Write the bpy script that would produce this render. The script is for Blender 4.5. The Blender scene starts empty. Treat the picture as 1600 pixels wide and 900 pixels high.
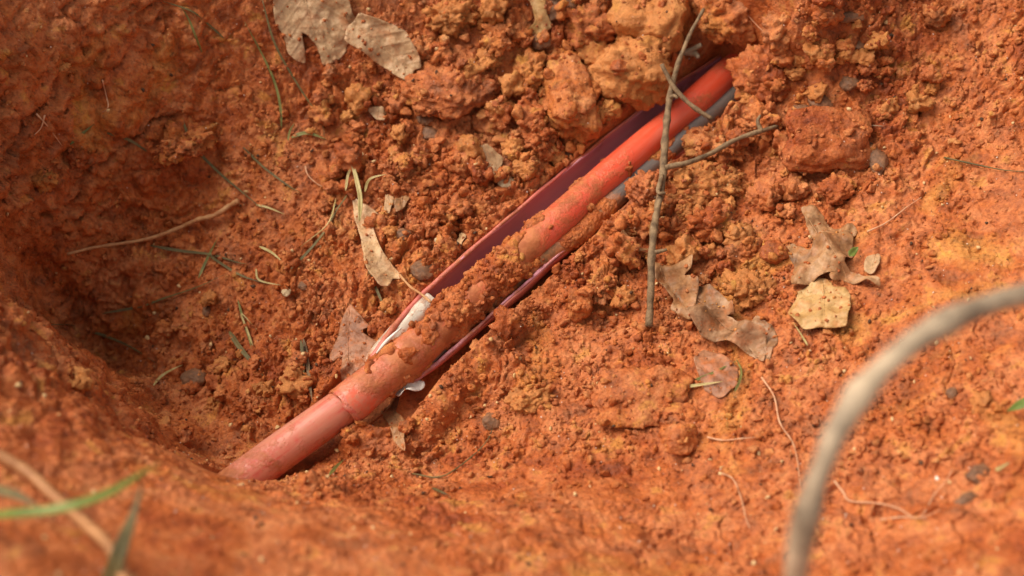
import bpy, bmesh, math, random
import numpy as np
from mathutils import Vector, Matrix
from mathutils.geometry import delaunay_2d_cdt
R = math.radians
S = bpy.context.scene
COL = S.collection
random.seed(7); rng = np.random.default_rng(11)

# ------------------------------------------------------------------ camera
CAM = np.array([0.0, -0.62, 0.98]); PITCH = R(57.7); LENS = 50.0
cd = bpy.data.cameras.new('camera'); cam = bpy.data.objects.new('camera', cd); COL.objects.link(cam)
cam.location = CAM; cam.rotation_euler = (R(90) - PITCH, 0, 0)
cd.lens = LENS; cd.sensor_width = 36; cd.clip_start = 0.01; cd.clip_end = 200
cd.dof.use_dof = True; cd.dof.focus_distance = 1.15; cd.dof.aperture_fstop = 3.0
S.camera = cam
# ------------------------------------------------------------------ world + sun (soft overcast from the upper left)
SUN_EL, SUN_AZ = R(50), R(-66)      # azimuth measured from +Y towards +X
w = bpy.data.worlds.new('World'); S.world = w; w.use_nodes = True
nt = w.node_tree; bg = nt.nodes['Background']
sky = nt.nodes.new('ShaderNodeTexSky'); sky.sky_type = 'NISHITA'; sky.sun_disc = False
sky.sun_elevation = SUN_EL; sky.sun_rotation = SUN_AZ; sky.dust_density = 3.0; sky.ozone_density = 0.6
hs = nt.nodes.new('ShaderNodeHueSaturation'); hs.inputs['Saturation'].default_value = 0.35
wm = nt.nodes.new('ShaderNodeMix'); wm.data_type = 'RGBA'; wm.blend_type = 'MULTIPLY'; wm.inputs[0].default_value = 1; wm.inputs[7].default_value = (1.0, 0.90, 0.74, 1)   # thin warm overcast
nt.links.new(sky.outputs[0], hs.inputs['Color']); nt.links.new(hs.outputs[0], wm.inputs[6]); nt.links.new(wm.outputs[2], bg.inputs[0])
bg.inputs[1].default_value = 0.080
sl = bpy.data.lights.new('sun', 'SUN'); sl.energy = 1.4; sl.angle = R(42); sl.color = (1.0, 0.93, 0.80)
so = bpy.data.objects.new('sun', sl); COL.objects.link(so)
sd = Vector((math.sin(SUN_AZ) * math.cos(SUN_EL), math.cos(SUN_AZ) * math.cos(SUN_EL), math.sin(SUN_EL)))
so.rotation_euler = sd.to_track_quat('Z', 'Y').to_euler()
vs = S.view_settings; vs.view_transform = 'Standard'; vs.look = 'None'; vs.gamma = 1.0; vs.exposure = 1.18

# ------------------------------------------------------------------ pixel <-> world
RT = np.array([1.0, 0, 0]); FW = np.array([0, math.cos(PITCH), -math.sin(PITCH)]); UP = np.array([0, math.sin(PITCH), math.cos(PITCH)])
K = 18.0 / LENS / 800.0
def ray(u, v): return FW + RT * ((u - 800) * K) + UP * ((450 - v) * K)
def P(u, v, z):
    d = ray(u, v); t = (z - CAM[2]) / d[2]
    return CAM + d * t
def proj(x, y, z):
    dx, dy, dz = x - CAM[0], y - CAM[1], z - CAM[2]
    f = np.maximum(dy * FW[1] + dz * FW[2], 0.05)
    return 800 + dx / f / K, 450 - (dy * UP[1] + dz * UP[2]) / f / K

# ------------------------------------------------------------------ numpy noise
def h3(ix, iy, iz, s):
    n = (ix.astype(np.int64) * 374761393 + iy.astype(np.int64) * 668265263 + iz.astype(np.int64) * 2147483647 + s * 974634777) & 0xffffffff
    n = ((n ^ (n >> 13)) * 1274126177) & 0xffffffff
    n = ((n ^ (n >> 16)) * 2246822519) & 0xffffffff
    n = n ^ (n >> 15)
    return (n & 0xffffff) / float(0xffffff)
def vnoise(x, y, z, s=0):
    ix, iy, iz = np.floor(x), np.floor(y), np.floor(z)
    fx, fy, fz = x - ix, y - iy, z - iz
    fx = fx * fx * (3 - 2 * fx); fy = fy * fy * (3 - 2 * fy); fz = fz * fz * (3 - 2 * fz)
    flat = np.ndim(z) == 0
    def lay(k):
        a = h3(ix, iy, iz + k, s); b = h3(ix + 1, iy, iz + k, s); c = h3(ix, iy + 1, iz + k, s); d = h3(ix + 1, iy + 1, iz + k, s)
        return (a * (1 - fx) + b * fx) * (1 - fy) + (c * (1 - fx) + d * fx) * fy
    if flat and float(z) == 0: return lay(0) * 2 - 1
    return (lay(0) * (1 - fz) + lay(1) * fz) * 2 - 1
def fbm(x, y, z, o=4, s=0, g=0.5):
    r = 0; a = 1.0; t = 0
    for i in range(o):
        r = r + a * vnoise(x * 2 ** i, y * 2 ** i, z * 2 ** i if np.ndim(z) else 0.0, s + i * 7); t += a; a *= g
    return r / t
def worley2(x, y, s=0):
    ix, iy = np.floor(x), np.floor(y); b1 = np.full(x.shape, 9.0); b2 = b1.copy(); idv = np.zeros(x.shape); z0 = np.zeros(x.shape)
    for i in (-1, 0, 1):
        for j in (-1, 0, 1):
            cx, cy = ix + i, iy + j
            px = cx + h3(cx, cy, z0, s); py = cy + h3(cx, cy, z0, s + 1)
            d = np.hypot(px - x, py - y); r = h3(cx, cy, z0, s + 2)
            m = d < b1; b2 = np.where(m, b1, np.minimum(b2, d)); idv = np.where(m, r, idv); b1 = np.where(m, d, b1)
    return b1, b2, idv
def worley3(p, s=0):
    q = np.floor(p); b1 = np.full(len(p), 9.0); b2 = b1.copy(); idv = np.zeros(len(p))
    for i in (-1, 0, 1):
        for j in (-1, 0, 1):
            for k in (-1, 0, 1):
                c = q + (i, j, k); X, Y, Z = c.T
                o = np.stack([h3(X, Y, Z, s), h3(X, Y, Z, s + 1), h3(X, Y, Z, s + 2)], 1)
                d = np.linalg.norm(c + o - p, axis=1); r = h3(X, Y, Z, s + 3)
                m = d < b1; b2 = np.where(m, b1, np.minimum(b2, d)); idv = np.where(m, r, idv); b1 = np.where(m, d, b1)
    return b1, b2, idv
def facet2(x, y, s=0, tilt=1.0):
    ix, iy = np.floor(x), np.floor(y); b1 = np.full(x.shape, 9.0); b2 = b1.copy(); hh = np.zeros(x.shape); z0 = np.zeros(x.shape)
    for i in (-1, 0, 1):
        for j in (-1, 0, 1):
            cx, cy = ix + i, iy + j
            dx = cx + h3(cx, cy, z0, s) - x; dy = cy + h3(cx, cy, z0, s + 1) - y
            d = np.hypot(dx, dy); r = h3(cx, cy, z0, s + 2); hv = r + tilt * ((h3(cx, cy, z0, s + 4) - .5) * dx + (h3(cx, cy, z0, s + 5) - .5) * dy)
            m = d < b1; b2 = np.where(m, b1, np.minimum(b2, d)); hh = np.where(m, hv, hh); b1 = np.where(m, d, b1)
    return hh * np.clip((b2 - b1) * 5, 0, 1) ** .7
def facet3(p, s=0, tilt=1.2):
    q = np.floor(p); b1 = np.full(len(p), 9.0); b2 = b1.copy(); hh = np.zeros(len(p))
    for i in (-1, 0, 1):
        for j in (-1, 0, 1):
            for k in (-1, 0, 1):
                c = q + (i, j, k); X, Y, Z = c.T
                dl = c + np.stack([h3(X, Y, Z, s), h3(X, Y, Z, s + 1), h3(X, Y, Z, s + 2)], 1) - p
                d = np.linalg.norm(dl, axis=1); hv = h3(X, Y, Z, s + 3) + tilt * ((h3(X, Y, Z, s + 4) - .5) * dl[:, 0] + (h3(X, Y, Z, s + 5) - .5) * dl[:, 1] + (h3(X, Y, Z, s + 6) - .5) * dl[:, 2])
                m = d < b1; b2 = np.where(m, b1, np.minimum(b2, d)); hh = np.where(m, hv, hh); b1 = np.where(m, d, b1)
    return hh * np.clip((b2 - b1) * 4, 0, 1) ** .7
def G(u, v, cx, cy, rx, ry): return np.exp(-(((u - cx) / rx) ** 2 + ((v - cy) / ry) ** 2))
def sstep(a, b, x): t = np.clip((x - a) / (b - a), 0, 1); return t * t * (3 - 2 * t)

# ------------------------------------------------------------------ materials
def mat(name):
    m = bpy.data.materials.new(name); m.use_nodes = True
    return m, m.node_tree, m.node_tree.nodes['Principled BSDF']
def N(nt, t, **kw):
    n = nt.nodes.new(t)
    for k, v in kw.items():
        if k in n.inputs: n.inputs[k].default_value = v
        else: setattr(n, k, v)
    return n
def noise_node(nt, co, scale, detail=4, rough=0.55, dist=0.0):
    n = N(nt, 'ShaderNodeTexNoise', Scale=scale, Detail=detail, Roughness=rough, Distortion=dist)
    nt.links.new(co, n.inputs['Vector']); return n.outputs['Fac']
def ramp(nt, fac, stops, interp='LINEAR'):
    r = nt.nodes.new('ShaderNodeValToRGB'); r.color_ramp.interpolation = interp
    e = r.color_ramp.elements
    while len(e) < len(stops): e.new(0.5)
    for i, (p, c) in enumerate(stops):
        e[i].position = p; e[i].color = (*c, 1) if len(c) == 3 else c
    nt.links.new(fac, r.inputs[0]); return r.outputs[0]
def mix(nt, fac, a, b, blend='MIX'):
    m = N(nt, 'ShaderNodeMix', data_type='RGBA', blend_type=blend)
    for s, v in ((0, fac), (6, a), (7, b)):
        if hasattr(v, 'is_output') or isinstance(v, bpy.types.NodeSocket): nt.links.new(v, m.inputs[s])
        else: m.inputs[s].default_value = v if s == 0 else (*v, 1)
    return m.outputs[2]
def math_(nt, op, a, b=0.0):
    m = N(nt, 'ShaderNodeMath', operation=op)
    for i, v in enumerate((a, b)):
        if isinstance(v, bpy.types.NodeSocket): nt.links.new(v, m.inputs[i])
        else: m.inputs[i].default_value = v
    return m.outputs[0]
def bump(nt, h, strength, dist, normal=None):
    b = N(nt, 'ShaderNodeBump', Strength=strength, Distance=dist); nt.links.new(h, b.inputs['Height'])
    if normal: nt.links.new(normal, b.inputs['Normal'])
    return b.outputs[0]

ORANGE = (0.51, 0.134, 0.030); RED = (0.35, 0.070, 0.016); OCHRE = (0.66, 0.320, 0.072); PINK = (0.58, 0.205, 0.082); DEEP = (0.12, 0.030, 0.011)
def clay_material(name, hue=0.0, use_tone=False, own=False):
    m, nt, b = mat(name)
    tc = nt.nodes.new('ShaderNodeTexCoord'); ge = nt.nodes.new('ShaderNodeNewGeometry')
    co = ge.outputs['Position']
    if own:
        oi = nt.nodes.new('ShaderNodeObjectInfo')
        va = N(nt, 'ShaderNodeVectorMath', operation='ADD'); nt.links.new(co, va.inputs[0])
        cx = nt.nodes.new('ShaderNodeCombineXYZ'); sc = math_(nt, 'MULTIPLY', oi.outputs['Random'], 37.0)
        nt.links.new(sc, cx.inputs[0]); nt.links.new(sc, cx.inputs[2]); nt.links.new(cx.outputs[0], va.inputs[1]); co = va.outputs[0]
    big = noise_node(nt, co, 9, 4, 0.6, 0.6)
    med = noise_node(nt, co, 42, 5, 0.65, 0.4)
    fin = noise_node(nt, co, 260, 5, 0.7)
    c = ramp(nt, big, [(0.36, RED), (0.47, ORANGE), (0.54, PINK), (0.60, ORANGE), (0.70, OCHRE)])
    c2 = ramp(nt, med, [(0.34, DEEP), (0.44, RED), (0.51, ORANGE), (0.58, PINK), (0.66, OCHRE)])
    c = mix(nt, 0.50, c, c2)
    c3 = ramp(nt, fin, [(0.34, (0.45, 0.38, 0.36)), (0.48, (0.95, 0.92, 0.9)), (0.60, (1.1, 1.12, 1.1)), (0.72, (1.25, 1.38, 1.4))])
    c = mix(nt, 0.75, c, c3, 'MULTIPLY')
    if use_tone or own:
        if use_tone:
            at = N(nt, 'ShaderNodeAttribute', attribute_name='tone'); tv = at.outputs['Fac']
        else: tv = oi.outputs['Random']
        tr = ramp(nt, tv, [(0.0, (0.72, 0.62, 0.55)), (0.25, (0.95, 0.9, 0.85)), (0.6, (1.03, 1.08, 1.05)), (0.85, (1.08, 1.28, 1.2)), (1.0, (1.12, 1.5, 1.6))])
        c = mix(nt, 0.8 if use_tone else 0.45, c, tr, 'MULTIPLY')
    if hue:
        c = mix(nt, hue, c, (0.60, 0.27, 0.075))
    nt.links.new(c, b.inputs['Base Color'])
    rr = ramp(nt, med, [(0.35, (0.44,) * 3), (0.65, (0.78,) * 3)]); nt.links.new(rr, b.inputs['Roughness'])
    b.inputs['Specular IOR Level'].default_value = 0.35
    v = N(nt, 'ShaderNodeTexVoronoi', Scale=330.0); nt.links.new(co, v.inputs['Vector'])
    n1 = bump(nt, v.outputs['Distance'], 0.45, 0.0016)
    n2 = bump(nt, fin, 0.8, 0.0022, n1)
    vf = noise_node(nt, co, 1300, 3, 0.7)
    n3 = bump(nt, vf, 0.5, 0.0006, n2)
    nt.links.new(n3, b.inputs['Normal'])
    return m
M_GROUND = clay_material('clay_ground')
M_CRUMB = clay_material('clay_crumbs', use_tone=True)
M_CLOD = clay_material('clay_clod', own=True)
M_CLOD_OCHRE = clay_material('clay_clod_ochre', hue=0.45, own=True)

def simple(name, col, col2, scale, rough=0.5, bumpd=0.0006, stretch=None, spec=0.4, trans=0.0, bscale=None):
    m, nt, b = mat(name); tc = nt.nodes.new('ShaderNodeTexCoord'); co = tc.outputs['Object']
    if stretch:
        mp = N(nt, 'ShaderNodeMapping', Scale=stretch); nt.links.new(co, mp.inputs[0]); co = mp.outputs[0]
    n = noise_node(nt, co, scale, 6, 0.65, 0.3)
    nt.links.new(ramp(nt, n, [(0.32, col), (0.68, col2)]), b.inputs['Base Color'])
    b.inputs['Roughness'].default_value = rough; b.inputs['Specular IOR Level'].default_value = spec
    n2 = noise_node(nt, co, bscale or scale * 5, 4, 0.6)
    nt.links.new(bump(nt, n2, 0.7, bumpd), b.inputs['Normal'])
    return m
M_BARK = simple('bark', (0.085, 0.048, 0.025), (0.34, 0.22, 0.12), 140, 0.7, 0.0012)
M_BARK_PALE = simple('pale_bark', (0.26, 0.19, 0.12), (0.52, 0.42, 0.29), 60, 0.65, 0.001)
M_BARK_GREY = simple('grey_bark', (0.09, 0.065, 0.045), (0.62, 0.47, 0.33), 30, 0.6, 0.0015)
M_ROOT = simple('root_skin', (0.36, 0.14, 0.05), (0.62, 0.34, 0.16), 120, 0.6, 0.0005)
M_STALK = simple('stalk_skin', (0.30, 0.12, 0.045), (0.50, 0.24, 0.10), 60, 0.6, 0.0005)
M_ROOTLET = simple('rootlet_skin', (0.52, 0.22, 0.11), (0.72, 0.44, 0.27), 120, 0.6, 0.0002)
M_STRAW = simple('straw', (0.38, 0.29, 0.10), (0.62, 0.50, 0.24), 100, 0.5, 0.0003)
M_GRASS = simple('grass', (0.10, 0.10, 0.02), (0.27, 0.25, 0.075), 60, 0.45, 0.0003)
M_GRASS_DARK = simple('grass_dull', (0.07, 0.055, 0.02), (0.20, 0.15, 0.055), 60, 0.6, 0.0003)
M_GRASS_FRESH = simple('grass_fresh', (0.08, 0.13, 0.02), (0.20, 0.24, 0.05), 40, 0.4, 0.0003)
M_STONE = simple('stone', (0.11, 0.055, 0.032), (0.30, 0.13, 0.06), 160, 0.55, 0.001)
M_STONE_PALE = simple('pale_stone', (0.42, 0.28, 0.15), (0.66, 0.5, 0.32), 160, 0.6, 0.001)
M_GLINT_GRAIN = simple('glint_grain', (0.65, 0.45, 0.36), (0.9, 0.8, 0.72), 300, 0.15, 0.0002, spec=0.8)  # near-white colour paints in wet glints; one white grain uses it too

def leaf_mat(name, a, b_, dark, dirt=0.45):
    m, nt, b = mat(name); tc = nt.nodes.new('ShaderNodeTexCoord'); co = tc.outputs['Object']
    n = noise_node(nt, co, 35, 5, 0.6, 0.5)
    c = ramp(nt, n, [(0.3, dark), (0.45, a), (0.68, b_)])
    f = noise_node(nt, co, 420, 3, 0.6)
    c = mix(nt, 0.35, c, ramp(nt, f, [(0.35, (0.55, 0.5, 0.45)), (0.6, (1.15, 1.1, 1.1))]), 'MULTIPLY')
    d = noise_node(nt, co, 70, 6, 0.7)
    c = mix(nt, ramp(nt, d, [(0.5, (0, 0, 0)), (0.72, (dirt,) * 3)]), c, ORANGE)
    # side veins: bands slanting off the midrib, stored in the uv map (along, across)
    uv = N(nt, 'ShaderNodeAttribute', attribute_name='vein'); sx = nt.nodes.new('ShaderNodeSeparateXYZ'); nt.links.new(uv.outputs['Vector'], sx.inputs[0])
    a_ = math_(nt, 'MULTIPLY', math_(nt, 'SUBTRACT', sx.outputs[0], math_(nt, 'MULTIPLY', math_(nt, 'ABSOLUTE', sx.outputs[1]), 0.9)), 62.8 * 8)
    wv = math_(nt, 'POWER', math_(nt, 'ADD', math_(nt, 'MULTIPLY', math_(nt, 'SINE', a_), 0.5), 0.5), 6.0)
    c = mix(nt, math_(nt, 'MULTIPLY', wv, 0.22), c, dark)
    nt.links.new(c, b.inputs['Base Color']); b.inputs['Roughness'].default_value = 0.5
    b.inputs['Specular IOR Level'].default_value = 0.4
    n1 = bump(nt, wv, 0.35, 0.0008); n2 = bump(nt, noise_node(nt, co, 160, 4), 0.8, 0.002, n1)
    nt.links.new(n2, b.inputs['Normal']); return m
M_LEAF_TAN = leaf_mat('leaf_tan', (0.47, 0.29, 0.155), (0.56, 0.37, 0.22), (0.33, 0.18, 0.09), 0.5)
M_LEAF_BROWN = leaf_mat('leaf_brown', (0.34, 0.165, 0.07), (0.50, 0.29, 0.15), (0.15, 0.07, 0.035))
M_LEAF_DARK = leaf_mat('leaf_dark', (0.27, 0.13, 0.06), (0.52, 0.31, 0.18), (0.10, 0.05, 0.025), .6)
M_LEAF_PALE = leaf_mat('leaf_pale', (0.60, 0.38, 0.20), (0.70, 0.48, 0.30), (0.36, 0.18, 0.09), 0.5)
M_LEAF_YELLOW = leaf_mat('leaf_yellow', (0.52, 0.31, 0.12), (0.64, 0.43, 0.21), (0.36, 0.19, 0.06), 0.6)
M_LEAF_RED = leaf_mat('leaf_red', (0.30, 0.12, 0.06), (0.45, 0.22, 0.12), (0.16, 0.06, 0.03), 0.9)

def pipe_mat(name, col, dustcol, dust=0.4, dust_scale=25, rough=0.3, lo=None, mudcol=None):
    """plastic with a film of clay; vertex attribute 'mud' says how muddy the pipe is along its length"""
    m, nt, b = mat(name); ge = nt.nodes.new('ShaderNodeNewGeometry'); co = ge.outputs['Position']
    at = N(nt, 'ShaderNodeAttribute', attribute_name='mud')
    uv = N(nt, 'ShaderNodeAttribute', attribute_name='along')
    mp = N(nt, 'ShaderNodeMapping', Scale=(9.0, 110.0, 110.0)); nt.links.new(uv.outputs['Vector'], mp.inputs[0])
    st = noise_node(nt, mp.outputs[0], 1.0, 5, 0.65, 0.2)
    n = noise_node(nt, co, dust_scale, 6, 0.65, 0.4)
    f = noise_node(nt, co, 500, 3, 0.6)
    c = mix(nt, ramp(nt, st, [(0.40, (0, 0, 0)), (0.66, (dust,) * 3)]), col, dustcol)
    du = N(nt, 'ShaderNodeAttribute', attribute_name='dust')
    dn = ramp(nt, noise_node(nt, co, 140, 5, 0.7), [(0.35, (0.25,) * 3), (0.6, (1, 1, 1))])
    c = mix(nt, math_(nt, 'MULTIPLY', du.outputs['Fac'], dn), c, (0.60, 0.23, 0.145))
    if lo: c = mix(nt, ramp(nt, st, [(0.30, (0.8,) * 3), (0.42, (0, 0, 0))]), c, lo)
    s = math_(nt, 'ADD', n, math_(nt, 'MULTIPLY', at.outputs['Fac'], 0.5))
    s = math_(nt, 'ADD', s, math_(nt, 'MULTIPLY', math_(nt, 'SUBTRACT', f, 0.5), 0.25))
    fac = ramp(nt, s, [(0.62, (0, 0, 0)), (0.70, (0.5,) * 3), (0.80, (0.9,) * 3), (0.95, (1, 1, 1))])
    mudc = mix(nt, ramp(nt, noise_node(nt, co, 90, 4), [(0.42, (0, 0, 0)), (0.58, (1, 1, 1))]), mudcol or (0.34, 0.095, 0.025), (0.50, 0.165, 0.055))
    c = mix(nt, fac, c, mudc)
    nt.links.new(c, b.inputs['Base Color'])
    rr = mix(nt, fac, (rough,) * 3, (0.7,) * 3); nt.links.new(rr, b.inputs['Roughness'])
    b.inputs['Specular IOR Level'].default_value = 0.5
    hh = mix(nt, fac, st, f)
    n1 = bump(nt, fac, 0.5, 0.0012); nt.links.new(bump(nt, hh, 0.35, 0.0008, n1), b.inputs['Normal'])
    return m
M_REDPIPE = pipe_mat('red_plastic', (0.80, 0.078, 0.030), (0.72, 0.20, 0.13), 0.6, 30)
M_DUSTYRED = pipe_mat('dusty_red_plastic', (0.60, 0.075, 0.055), (0.62, 0.27, 0.20), 1.0, 30, 0.4, lo=(0.50, 0.03, 0.03))
M_PURPLE = pipe_mat('purple_lining', (0.66, 0.25, 0.33), (0.74, 0.38, 0.42), 0.6, 20, 0.28)
M_PINKSHELL = pipe_mat('pink_shell', (0.62, 0.12, 0.10), (0.60, 0.25, 0.18), 0.8, 22, 0.45)
M_GREYPIPE = pipe_mat('grey_plastic', (0.15, 0.13, 0.125), (0.24, 0.185, 0.16), 0.7, 30, 0.35, mudcol=(0.20, 0.085, 0.03))
M_WHITEPIPE = pipe_mat('white_plastic', (0.66, 0.60, 0.52), (0.50, 0.38, 0.27), 0.7, 60, 0.3)
M_WHITE = simple('white_film', (0.72, 0.68, 0.62), (0.85, 0.83, 0.8), 200, 0.3, 0.0005)

# ------------------------------------------------------------------ object helpers
def mesh_obj(name, V, F, m=None, parent=None, smooth=True, attrs=None):
    me = bpy.data.meshes.new(name)
    V = np.asarray(V, dtype=np.float32)
    if isinstance(F, np.ndarray):
        k = F.shape[1]; me.vertices.add(len(V)); me.vertices.foreach_set('co', V.ravel())
        me.loops.add(F.size); me.loops.foreach_set('vertex_index', F.astype(np.int32).ravel())
        me.polygons.add(len(F)); me.polygons.foreach_set('loop_start', np.arange(0, F.size, k, dtype=np.int32))
        me.update(calc_edges=True); me.validate()
    else:
        me.from_pydata([tuple(map(float, v)) for v in V], [], F); me.update()
    if smooth: me.polygons.foreach_set('use_smooth', np.ones(len(me.polygons), dtype=bool))
    for an, (ty, arr) in (attrs or {}).items():
        a = me.attributes.new(an, ty, 'POINT')
        a.data.foreach_set('vector' if ty == 'FLOAT_VECTOR' else 'value', np.asarray(arr, dtype=np.float32).ravel())
    if m: me.materials.append(m)
    o = bpy.data.objects.new(name, me); COL.objects.link(o)
    if parent: o.parent = parent
    return o
def tag(o, label=None, cat=None, group=None, kind=None):
    if label: o['label'] = label
    if cat: o['category'] = cat
    if group: o['group'] = group
    if kind: o['kind'] = kind
    return o
def empty(name, loc, label, cat, group=None):
    o = bpy.data.objects.new(name, None); COL.objects.link(o); o.location = loc; o.empty_display_size = 0.02
    return tag(o, label, cat, group)

# ------------------------------------------------------------------ terrain
CP = [ # u, v, z
 (-60,-60,.22),(0,0,.165),(150,0,.14),(300,0,.10),(450,0,.07),(700,0,.06),(900,0,.055),(1050,0,.05),(1200,0,.075),(1400,0,.08),(1600,0,.09),(1750,-60,.13),
 (500,-120,.12),(900,-120,.12),(1300,-120,.14),
 (0,150,.12),(150,150,.07),(300,150,.035),(450,150,.02),(650,150,.02),(850,150,.015),(1250,130,.045),(1400,150,.05),(1600,150,.07),
 (-80,250,.14),(0,300,.07),(100,300,.02),(200,300,-.015),(350,300,-.022),(500,300,-.012),(700,300,.0),(1150,260,.012),(1300,300,.03),(1450,300,.045),(1600,300,.07),
 (30,420,-.015),(80,470,-.08),(150,450,-.07),(300,450,-.05),(500,450,-.03),(650,420,-.006),(950,450,.0),(1200,450,.02),(1400,450,.05),(1600,450,.08),(1780,450,.12),
 (110,540,-.11),(160,590,-.10),(250,640,-.08),(400,600,-.055),(500,560,-.04),(800,600,-.008),(1000,600,.005),(1200,600,.03),(1400,600,.06),(1600,600,.09),
 (310,715,-.068),(360,740,-.062),(450,750,-.05),(650,750,-.03),(800,750,-.005),(1000,750,.02),(1200,750,.05),(1400,750,.08),(1600,750,.12),(1780,750,.16),
 (1100,880,.07),(1300,900,.10),(1600,900,.16),(1300,1000,.15),
 (0,440,.11),(50,510,.085),(110,590,.07),(180,655,.065),
 (230,695,.095),(300,750,.105),(390,785,.11),(480,800,.115),(600,830,.11),(750,850,.11),(880,868,.105),(1000,905,.105),
 (-80,500,.16),(30,540,.10),
 (0,615,.165),(90,640,.14),(170,680,.11),(0,760,.19),(200,770,.14),(400,850,.155),(0,900,.24),(300,900,.20),(600,900,.155),(800,900,.135),(-100,900,.25),(400,1050,.22),(900,1050,.17),(1500,1100,.22)]
pts = np.array([P(u, v, z) for u, v, z in CP])
ring = np.array([[math.cos(a) * r, math.sin(a) * r * 0.85, 0.24] for r in (0.85, 1.3, 2.2) for a in np.linspace(0, 2 * math.pi, 16, endpoint=False)])
pts = np.vstack([pts, ring])
D = np.linalg.norm(pts[:, None, :2] - pts[None, :, :2], axis=2); A = D + np.eye(len(pts)) * 0.0008
nn = len(pts); A2 = np.zeros((nn + 1, nn + 1)); A2[:nn, :nn] = -A; A2[nn, :nn] = 1; A2[:nn, nn] = 1
wts = np.linalg.solve(A2, np.append(pts[:, 2], 0))
def base_rbf(X, Y):
    out = np.full(X.shape, wts[-1])
    for i in range(nn): out -= wts[i] * np.sqrt((X - pts[i, 0]) ** 2 + (Y - pts[i, 1]) ** 2 + 0.012 ** 2)
    return out
def axis(a, b, step, far):
    core = np.arange(a, b, step); s = step; out = []; x = b; 
    while x < far: s *= 1.12; x += s; out.append(x)
    s = step; lo = []; x = a
    while x > -far: s *= 1.12; x -= s; lo.append(x)
    return np.concatenate([lo[::-1], core, out])
XS = axis(-0.52, 0.52, 0.00095, 30.0); YS = axis(-0.38, 0.42, 0.00095, 30.0)
gx, gy = np.meshgrid(XS, YS)
# evaluate the smooth base on a coarse grid and interpolate
def bil(Z, X0, Y0, x, y):
    i = np.clip(np.searchsorted(X0, x) - 1, 0, len(X0) - 2); j = np.clip(np.searchsorted(Y0, y) - 1, 0, len(Y0) - 2)
    fx = np.clip((x - X0[i]) / (X0[i + 1] - X0[i]), 0, 1); fy = np.clip((y - Y0[j]) / (Y0[j + 1] - Y0[j]), 0, 1)
    return (Z[j, i] * (1 - fx) + Z[j, i + 1] * fx) * (1 - fy) + (Z[j + 1, i] * (1 - fx) + Z[j + 1, i + 1] * fx) * fy
cx_ = np.arange(-2.3, 2.31, 0.006); cy_ = np.arange(-2.0, 2.01, 0.006)
CX, CY = np.meshgrid(cx_, cy_); cb = base_rbf(CX, CY)
rr = np.hypot(CX, CY / 0.85); cb = cb * (1 - sstep(0.9, 1.6, rr)) + 0.24 * sstep(0.9, 1.6, rr)
H = bil(cb, cx_, cy_, gx, gy)
gu, gv = proj(gx, gy, H)

# pipe run in plan
TR = [(1230,60),(1165,112),(1072,175),(961,264),(865,346),(777,423),(697,495),(646,543),(600,588)]
RED_PX = [(1260,15),(1205,60),(1155,100),(1087,160),(1048,192),(960,268),(921,300),(881,338),(812,400),(740,465),(694,508),(660,538),(625,566),(575,606),(539,636)]
LOW_PX = [(575,606),(540,633),(480,676),(425,716),(370,757),(330,785),(250,840)]
def dist_run(x, y, poly):
    d = np.full(np.shape(x), 9.0); side = np.zeros(np.shape(x)); tt = np.zeros(np.shape(x)); acc = 0
    for (ax, ay, *_), (bx, by, *_) in zip(poly[:-1], poly[1:]):
        L = math.hypot(bx - ax, by - ay); t = np.clip(((x - ax) * (bx - ax) + (y - ay) * (by - ay)) / L ** 2, 0, 1)
        dd = np.hypot(x - ax - t * (bx - ax), y - ay - t * (by - ay)); m = dd < d
        s = np.sign((bx - ax) * (y - ay) - (by - ay) * (x - ax))
        d = np.where(m, dd, d); side = np.where(m, s, side); tt = np.where(m, acc + t * L, tt); acc += L
    return d, side, tt
trough_w = [P(u, v, 0.0) for u, v in TR] 
low_w = [P(u, v, -0.03) for u, v in LOW_PX]
dT, sT, _ = dist_run(gx, gy, [tuple(p) for p in trough_w])
dL, sL, _ = dist_run(gx, gy, [tuple(p) for p in low_w[:5]])

wallL = G(gu, gv, 100, 330, 230, 300)
fore = sstep(0, 1, (gv - (560 + 0.42 * gu)) / 60) * sstep(1150, 900, gu)      # near rim
fore = np.clip(fore, 0, 1)
smooth_r = .7 * np.clip(G(gu, gv, 1500, 420, 230, 160) + G(gu, gv, 1050, 830, 330, 110) + G(gu, gv, 1450, 780, 230, 110) + G(gu, gv, 1000, 590, 130, 70) * .7 + G(gu, gv, 260, 50, 120, 90) * .7, 0, 1)
crumb = np.clip(G(gu, gv, 850, 200, 480, 330) + G(gu, gv, 520, 620, 260, 200) + G(gu, gv, 1350, 120, 300, 170) + 0.25, 0, 1) * (1 - 0.8 * smooth_r) * (1 - 0.9 * fore)
crumb = crumb * (0.35 + 0.65 * sstep(-0.25, 0.2, fbm(gx * 22, gy * 22, 0.0, 3, 321)))
core = (np.abs(gx) < 0.7) & (np.abs(gy) < 0.6)
det = np.zeros_like(H)
x, y = gx[core], gy[core]; c_ = crumb[core]; w_ = wallL[core]; sr = smooth_r[core]; fo = fore[core]; hz = H[core]
wx = x + 0.004 * vnoise(x * 70, y * 70, 0.0, 91); wy = y + 0.004 * vnoise(x * 70, y * 70, 0.0, 92)
d = 0.010 * fbm(x * 9, y * 9, 0.0, 4, 1) + 0.004 * fbm(x * 40, y * 40, 0.0, 4, 5)
def domes(sc, s, cut=0.15):
    a_ = 1.1 * sc * vnoise(wx / sc * .8, wy / sc * .8, 0.0, s + 60); b_ = 1.1 * sc * vnoise(wx / sc * .8 + 9, wy / sc * .8, 0.0, s + 61)
    return np.clip(facet2((wx + a_ * .5) / sc, (wy + b_ * .5) / sc, s, 1.6), 0, 1.6) * .9
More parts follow.
